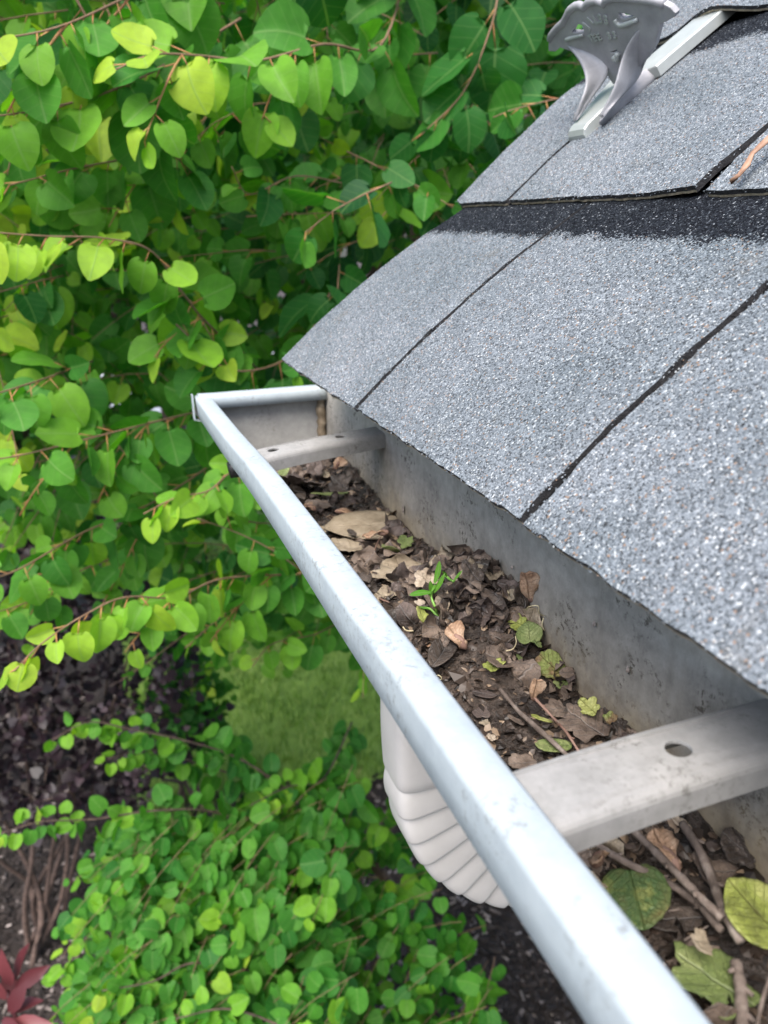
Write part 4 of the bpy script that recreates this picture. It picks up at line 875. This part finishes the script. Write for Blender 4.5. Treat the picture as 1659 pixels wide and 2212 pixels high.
DL('rust-brown curled leaf by the stained back corner', 700, 990, 40, 'frag', D_BRWN, rot=.2, tilt=(1.1, .2), crumple=.5, lift=.010)
# near part, beyond and below the near strap
DL('green leaf with yellow and brown blotches beside the front lip', 1372, 1930, 128, 'heart', D_GB, rot=2.7, tilt=(-.15, .3), crumple=.12, curl=.15, lift=.008)
DL('large blurred green leaf with dark spots in the lower right corner', 1540, 2115, 178, 'maple', D_GRN, rot=.5, tilt=(.1, .2), crumple=.15, curl=.15, lift=.012, holes=3)
DL('bright yellow-green leaf at the right edge of the picture', 1640, 1975, 130, 'heart', D_YEL, rot=.2, tilt=(.3, -.1), crumple=.12, curl=.3, lift=.020)
DL('small curled yellow leaf above the large blurred green one', 1514, 2037, 44, 'frag', D_TAN, rot=1.2, tilt=(.3, 0), curl=.9, lift=.020, asp=1.4)
DL('brown torn leaf in the shade between the near twigs', 1540, 1880, 90, 'frag', D_BRWN, rot=1.2, tilt=(.2, -.2), crumple=.4, lift=.003)
DL('dark flat leaf under the crossing near twigs', 1450, 1985, 110, 'oval', D_DARK, rot=1.2, crumple=.3, lift=.003)
DL('pale grey knobbly bit of bark under the near strap', 1466, 1775, 46, 'frag', D_PALE, name='bark_scrap', cat='bark', rot=.2, tilt=(.2, .3), crumple=.7, curl=.5, lift=.006, asp=.8)
DL('dark litter leaf at the back wall beyond the near twigs', 1600, 1830, 90, 'frag', D_DARK, rot=.4, tilt=(.4, -.4), crumple=.6, lift=.006)
# flakes on the back wall
WX = .2140
for lb, x, y, s_ in (('upper of the dark flakes stuck on the back wall above the heap', 1107, 1225, 9), ('dark flake stuck midway up the back wall, right of the heap', 1284, 1347, 15), ('brown curled flake stuck on the back wall above the near strap', 1356, 1447, 19), ('rust-brown sliver stuck on the back wall beside the large tan leaf', 871, 1100, 20)):
    c = at_pl(x, y, np.array([1., 0, 0]), np.array([WX - .001, 0, 0])); R = s_ * px_size(c) * .6; b = Buf(); K = 9
    v = [c + np.array([-.0012, 0, 0])] + [c + np.array([-.0003 * (k % 2), math.cos(2 * PI * k / K) * R * random.uniform(.35, .7), math.sin(2 * PI * k / K) * R * random.uniform(.6, 1.2)]) for k in range(K)]
    b.add(v, [(0, 1 + (k + 1) % K, 1 + k) for k in range(K)]); tag(b.build('flake', D_BRWN), lb, 'leaf flake')
# winged seeds
samara('winged seed standing upright against the back wall at the top of the heap', (1150, 1298), (1132, 1238), .018, .040, 34, up=(-.6, -.6, .3))
samara('winged seed lying on the front side of the heap, wing towards the seedling', (1004, 1398), (968, 1352), .006, .018, 36, up=(-.3, -.5, .8))
samara('curved winged seed in front of the long twig, next to the wrinkled round leaf', (1152, 1511), (1160, 1468), .006, .020, 24, up=(-.4, -.6, .5))
samara('orange-brown winged seed lying on the large tan leaf', (838, 1150), (785, 1156), .010, .012, 24)
samara('tan winged seed on the dark litter beyond the large tan leaf', (726, 1104), (765, 1106), .006, .007, 18)
samara('winged seed beside the front lip beyond the large tan leaf', (680, 1100), (657, 1088), .006, .010, 20)
samara('small pinkish winged seed at the back of the far litter', (724, 1012), (738, 988), .010, .020, 20, up=(-.4, -.8, .2))
samara('long brown winged seed between the near twigs, just past the near strap', (1462, 1880), (1412, 1790), .006, .012, 54)
samara('tan winged seed by the front lip, just past the near strap', (1284, 1868), (1302, 1838), .006, .014, 44)
samara('pale winged seed among the leaf layers by the front lip', (950, 1368), (930, 1395), .006, .006, 16)
# twigs
stick('long grey-brown twig lying on the wet mud, reaching the near strap', [(1081, 1489), (1118, 1534), (1160, 1572), (1226, 1632)], 6.0, 7.5, lifts=[.008, .006, .008, .010])
stick('thin reddish-brown twig with a knob, right of the long grey one', [(1155, 1508), (1190, 1545), (1222, 1580), (1252, 1626)], 5.0, 4.0, M_TWR, lifts=[.014, .010, .009, .009])
stick('short brown twig left of the seedling, beside the front lip', [(820, 1293), (850, 1308), (886, 1330)], 3.4, 3.8, M_TWR)
stick('thin stem rising in front of the folded green leaf', [(806, 1200), (812, 1180), (822, 1160)], 2.2, 1.6, M_TWR, lifts=[.003, .010, .020], knots=False)
stick('thick blurred twig running down the near trough from the strap', [(1335, 1765), (1400, 1825), (1475, 1900), (1560, 1985)], 11, 11, lifts=[.010, .014, .016, .018])
stick('bent knobbly twig nearest the back wall in the near trough', [(1475, 1780), (1510, 1835), (1540, 1905), (1560, 1960), (1600, 2035)], 12, 14, lifts=[.008, .012, .014, .016, .018])
stick('long shadowed twig crossing under the blotched green leaf', [(1285, 1822), (1350, 1862), (1420, 1895), (1500, 1945), (1560, 2010)], 10, 12, lifts=[.006, .008, .008, .010, .012])
stick('thick brown twig end beneath the large blurred green leaf', [(1590, 2080), (1600, 2140), (1605, 2260)], 17, 20, lifts=[.014, .014, .014])
stick('thin grey twig at the lower right edge of the picture', [(1672, 2090), (1650, 2150), (1630, 2240)], 7, 6, lifts=[.02, .02, .02], knots=False)
stick('slim twig lying across the shadowed near litter', [(1370, 2010), (1440, 1970), (1520, 1960)], 4, 3, knots=False)
stick('short stalk crossing the dark hollow below the blotched leaf', [(1420, 2060), (1480, 2030), (1530, 2000)], 4, 3, knots=False)
# shoots and roots
stick('pale arched shoot bent like a hook at the right of the heap', [(1137, 1318), (1142, 1311), (1162, 1309), (1166, 1326), (1184, 1333)], 1.8, 1.5, M_ROOT, 'shoot', 'shoot', [.020, .027, .029, .022, .014], .1, False)
stick('short pink shoot hanging at the right of the hooked one', [(1174, 1335), (1171, 1350), (1176, 1362)], 1.8, 1.4, M_ROOT, 'shoot', 'shoot', [.018, .014, .010], .1, False)
stick('pale curled root by the front lip below the seedling', [(870, 1354), (878, 1362), (893, 1363)], 2.2, 1.8, M_ROOT, 'root', 'root', [.007, .005, .005], .1, False)
stick('small green-white curl touching the front lip', [(937, 1461), (948, 1459), (954, 1466), (946, 1471)], 1.8, 1.4, M_ROOT, 'shoot', 'shoot', [.006, .010, .008, .006], .1, False)
stick('tiny pale shoot standing between heap and back wall', [(1100, 1287), (1098, 1279), (1096, 1275)], 2.2, 1.8, M_ROOT, 'shoot', 'shoot', [.010, .016, .020], .1, False)
stick('thin tan root looping out of the front of the heap', [(1093, 1406), (1108, 1402), (1115, 1388), (1113, 1374)], 2.0, 1.4, M_ROOT, 'root', 'root', [.008, .010, .014, .018], .1, False)
stick('dark green seed case standing below the seedling', [(936, 1372), (938, 1360), (937, 1350)], 5.5, 3.2, M_SEED, 'seed_case', 'seed', [.004, .010, .014], .1, False)
# the seedling and the second sprout
def sprout(label, base, nodes, leaves, name='seedling'):
    root = thing(name, deb(*base, 0), label, 'seedling'); b = Buf()
    for pts in nodes: tube(b, smooth_path([deb(*q) for q in pts], 6), .00085, .0007, 6)
    b.build('stem', M_SEED, root, True)
    for (x0, y0, l0, x1, y1, l1, asp, tone) in leaves:
        tone = min(tone, .66)
        L = Leaves(); p0, p1 = deb(x0, y0, l0), deb(x1, y1, l1); L.add(p0, p1 - p0, np.array([-.35, -.6, .6]), np.linalg.norm(p1 - p0), tone)
        v, f, t_, uv = L.arrays(leaf_template([(0, .03), (.12, .09), (.35, .15), (.6, .17), (.82, .13), (.95, .06), (1.0, .01)], np.array([-1, -.5, 0, .5, 1.]), 0), fold=(.1, .3), width=(asp * .72, asp * .72), curl=.25)
        mesh_obj('leaf', v, f, M_LEAF, root, True, uv, None, {'tone': t_})
sprout('small green seedling with narrow leaves growing out of the litter', (946, 1330),
       [[(946, 1330, 0), (940, 1312, .010), (932, 1290, .022), (934, 1275, .028)], [(948, 1335, 0), (930, 1316, .006), (908, 1312, .010)]],
       [(934, 1280, .027, 886, 1284, .030, 1.05, .62), (938, 1262, .020, 950, 1212, .030, 1.05, .68), (936, 1282, .018, 958, 1240, .028, .85, .66), (934, 1290, .023, 922, 1278, .030, 1.5, .85), (930, 1284, .026, 929, 1258, .038, 1.2, 1.), (932, 1278, .030, 940, 1262, .036, 1.4, .95), (948, 1270, .030, 956, 1250, .038, 1.2, .6), (928, 1316, .007, 905, 1311, .012, .8, .75)])
sprout('little spoon-leaved sprout right of the seedling, against the back litter', (968, 1258), [[(962, 1243, .012), (972, 1252, .012), (980, 1256, .014)]], [(979, 1257, .015, 998, 1232, .018, .8, .9), (966, 1246, .014, 958, 1236, .020, 1.0, .8)])
# unnumbered crumbs: small brown fragments, needles and seed husks bedded in the litter
b = Buf()
M_CRUMB = leafmat('crumb', (.012, .009, .007), (.065, .045, .034), (.30, .22, .15), 0, .5)
for _ in range(5200):
    x, y = random.uniform(.135, .2125), random.uniform(-.25, .758); q = np.array([x, y, H + zdeb(x, y) + .0004]); r = random.uniform(.0008, .0042) * (1.5 if random.random() < .1 else 1); a = random.random() * 6.28
    d1 = np.array([math.cos(a), math.sin(a), random.gauss(0, .4)]) * r; d2 = np.array([-math.sin(a), math.cos(a), random.gauss(0, .5)]) * r * random.uniform(.12, .8); up = np.array([random.gauss(0, .3), random.gauss(0, .3), 1]) * r * random.uniform(.1, .5)
    tn = random.random() ** 1.7
    b.add([q - d1, q - d1 * .4 - d2, q + d1 * .5 - d2 * .8, q + d1, q + d1 * .4 + d2, q - d1 * .5 + d2 * .9, q + up], [(0, 1, 6), (1, 2, 6), (2, 3, 6), (3, 4, 6), (4, 5, 6), (5, 0, 6)], 0, None, tn)
tag(b.build('litter_crumbs', M_CRUMB), 'small brown crumbs, needles and husks strewn over the wet gutter litter', 'leaf litter', kind='stuff')
# rotted leaf scraps, crumpled and overlapping, too many to count
b = Buf(); UVl = 0
for k in range(330):
    x, y = random.uniform(.140, .211), random.uniform(-.2, .755)
    if k % 2: x, y = min(.211, random.gauss(.192, .018)), random.gauss(.375, .045) if k % 4 else random.gauss(.66, .06)
    if y > .755 or (.23 < y < .345 and x < .187) or (.495 < y < .60 and random.random() < .75): continue
    R = random.uniform(.005, .017); c = np.array([x, y, H + zdeb(x, y) + R * .12]); A = rv(1); A[2] *= .6; A /= np.linalg.norm(A); B = np.cross(A, rv(1)); B /= np.linalg.norm(B); Q = np.cross(A, B); sd_ = random.random() * 90; f = rad_fn(random.choice(('frag', 'maple', 'frag', 'oval')), sd_); tn = random.random() ** 1.6; v = []; uv = []
    for i in range(0, 6):
        for j in range(18):
            a = 2 * PI * j / 18; r = f(a) * i / 5; u_, w_ = r * math.cos(a), r * math.sin(a); z = .55 * fnoise(u_ * 1.6 + sd_, w_ * 1.6, sd_) + .28 * fnoise(u_ * 4 + sd_, w_ * 4, 1); g = c + (A * u_ + B * w_ + Q * z) * R; g[0] = min(max(g[0], .134), .2125); g[2] = max(g[2], H + zdeb(g[0], g[1]) - .001); v.append(g); uv.append((u_, w_))
    b.add(v, [(i * 18 + j, i * 18 + (j + 1) % 18, (i + 1) * 18 + (j + 1) % 18, (i + 1) * 18 + j) for i in range(5) for j in range(18)], random.choice((0, 0, 0, 1, 1, 1, 2, 2, 2, 2, 3)), uv, tn)
tag(b.build('rotted_leaves', [D_DARK, D_PURP, D_BRWN, D_TAN], None, True), 'crumpled dark scraps of rotted leaves heaped through the gutter litter', 'leaf litter', kind='stuff')
# dry leaf strip caught in the slit of the upper course
def on_roof(px, py, h): return at_pl(px, py, N, P0 + N * h)
b = Buf(); pts = [on_roof(*q) for q in ((1580, 397, .010), (1597, 385, .011), (1612, 362, .012), (1626, 338, .014), (1645, 318, .015), (1675, 290, .016))]; wds = [.0004, .0012, .0032, .0016, .0036, .003]
v = []
for p_, w_ in zip(pts, wds): v += [p_ - np.array([0, w_, 0]) + N * .001, p_ + N * .002, p_ + np.array([0, w_, 0]) - N * .0005]
b.add(v, [(i * 3 + k, i * 3 + k + 1, (i + 1) * 3 + k + 1, (i + 1) * 3 + k) for i in range(5) for k in range(2)])
M_DRY = plain('dry_leaf_strip', [(.3, (.14, .065, .035)), (.6, (.34, .20, .13)), (.75, (.50, .36, .27))], 90, .6, .4, .001)
o = tag(b.build('dry_leaf', M_DRY, None, True), 'orange-brown dry leaf strip caught in a slit between the upper shingles', 'leaf'); s = o.modifiers.new('s', 'SOLIDIFY'); s.thickness = .0006
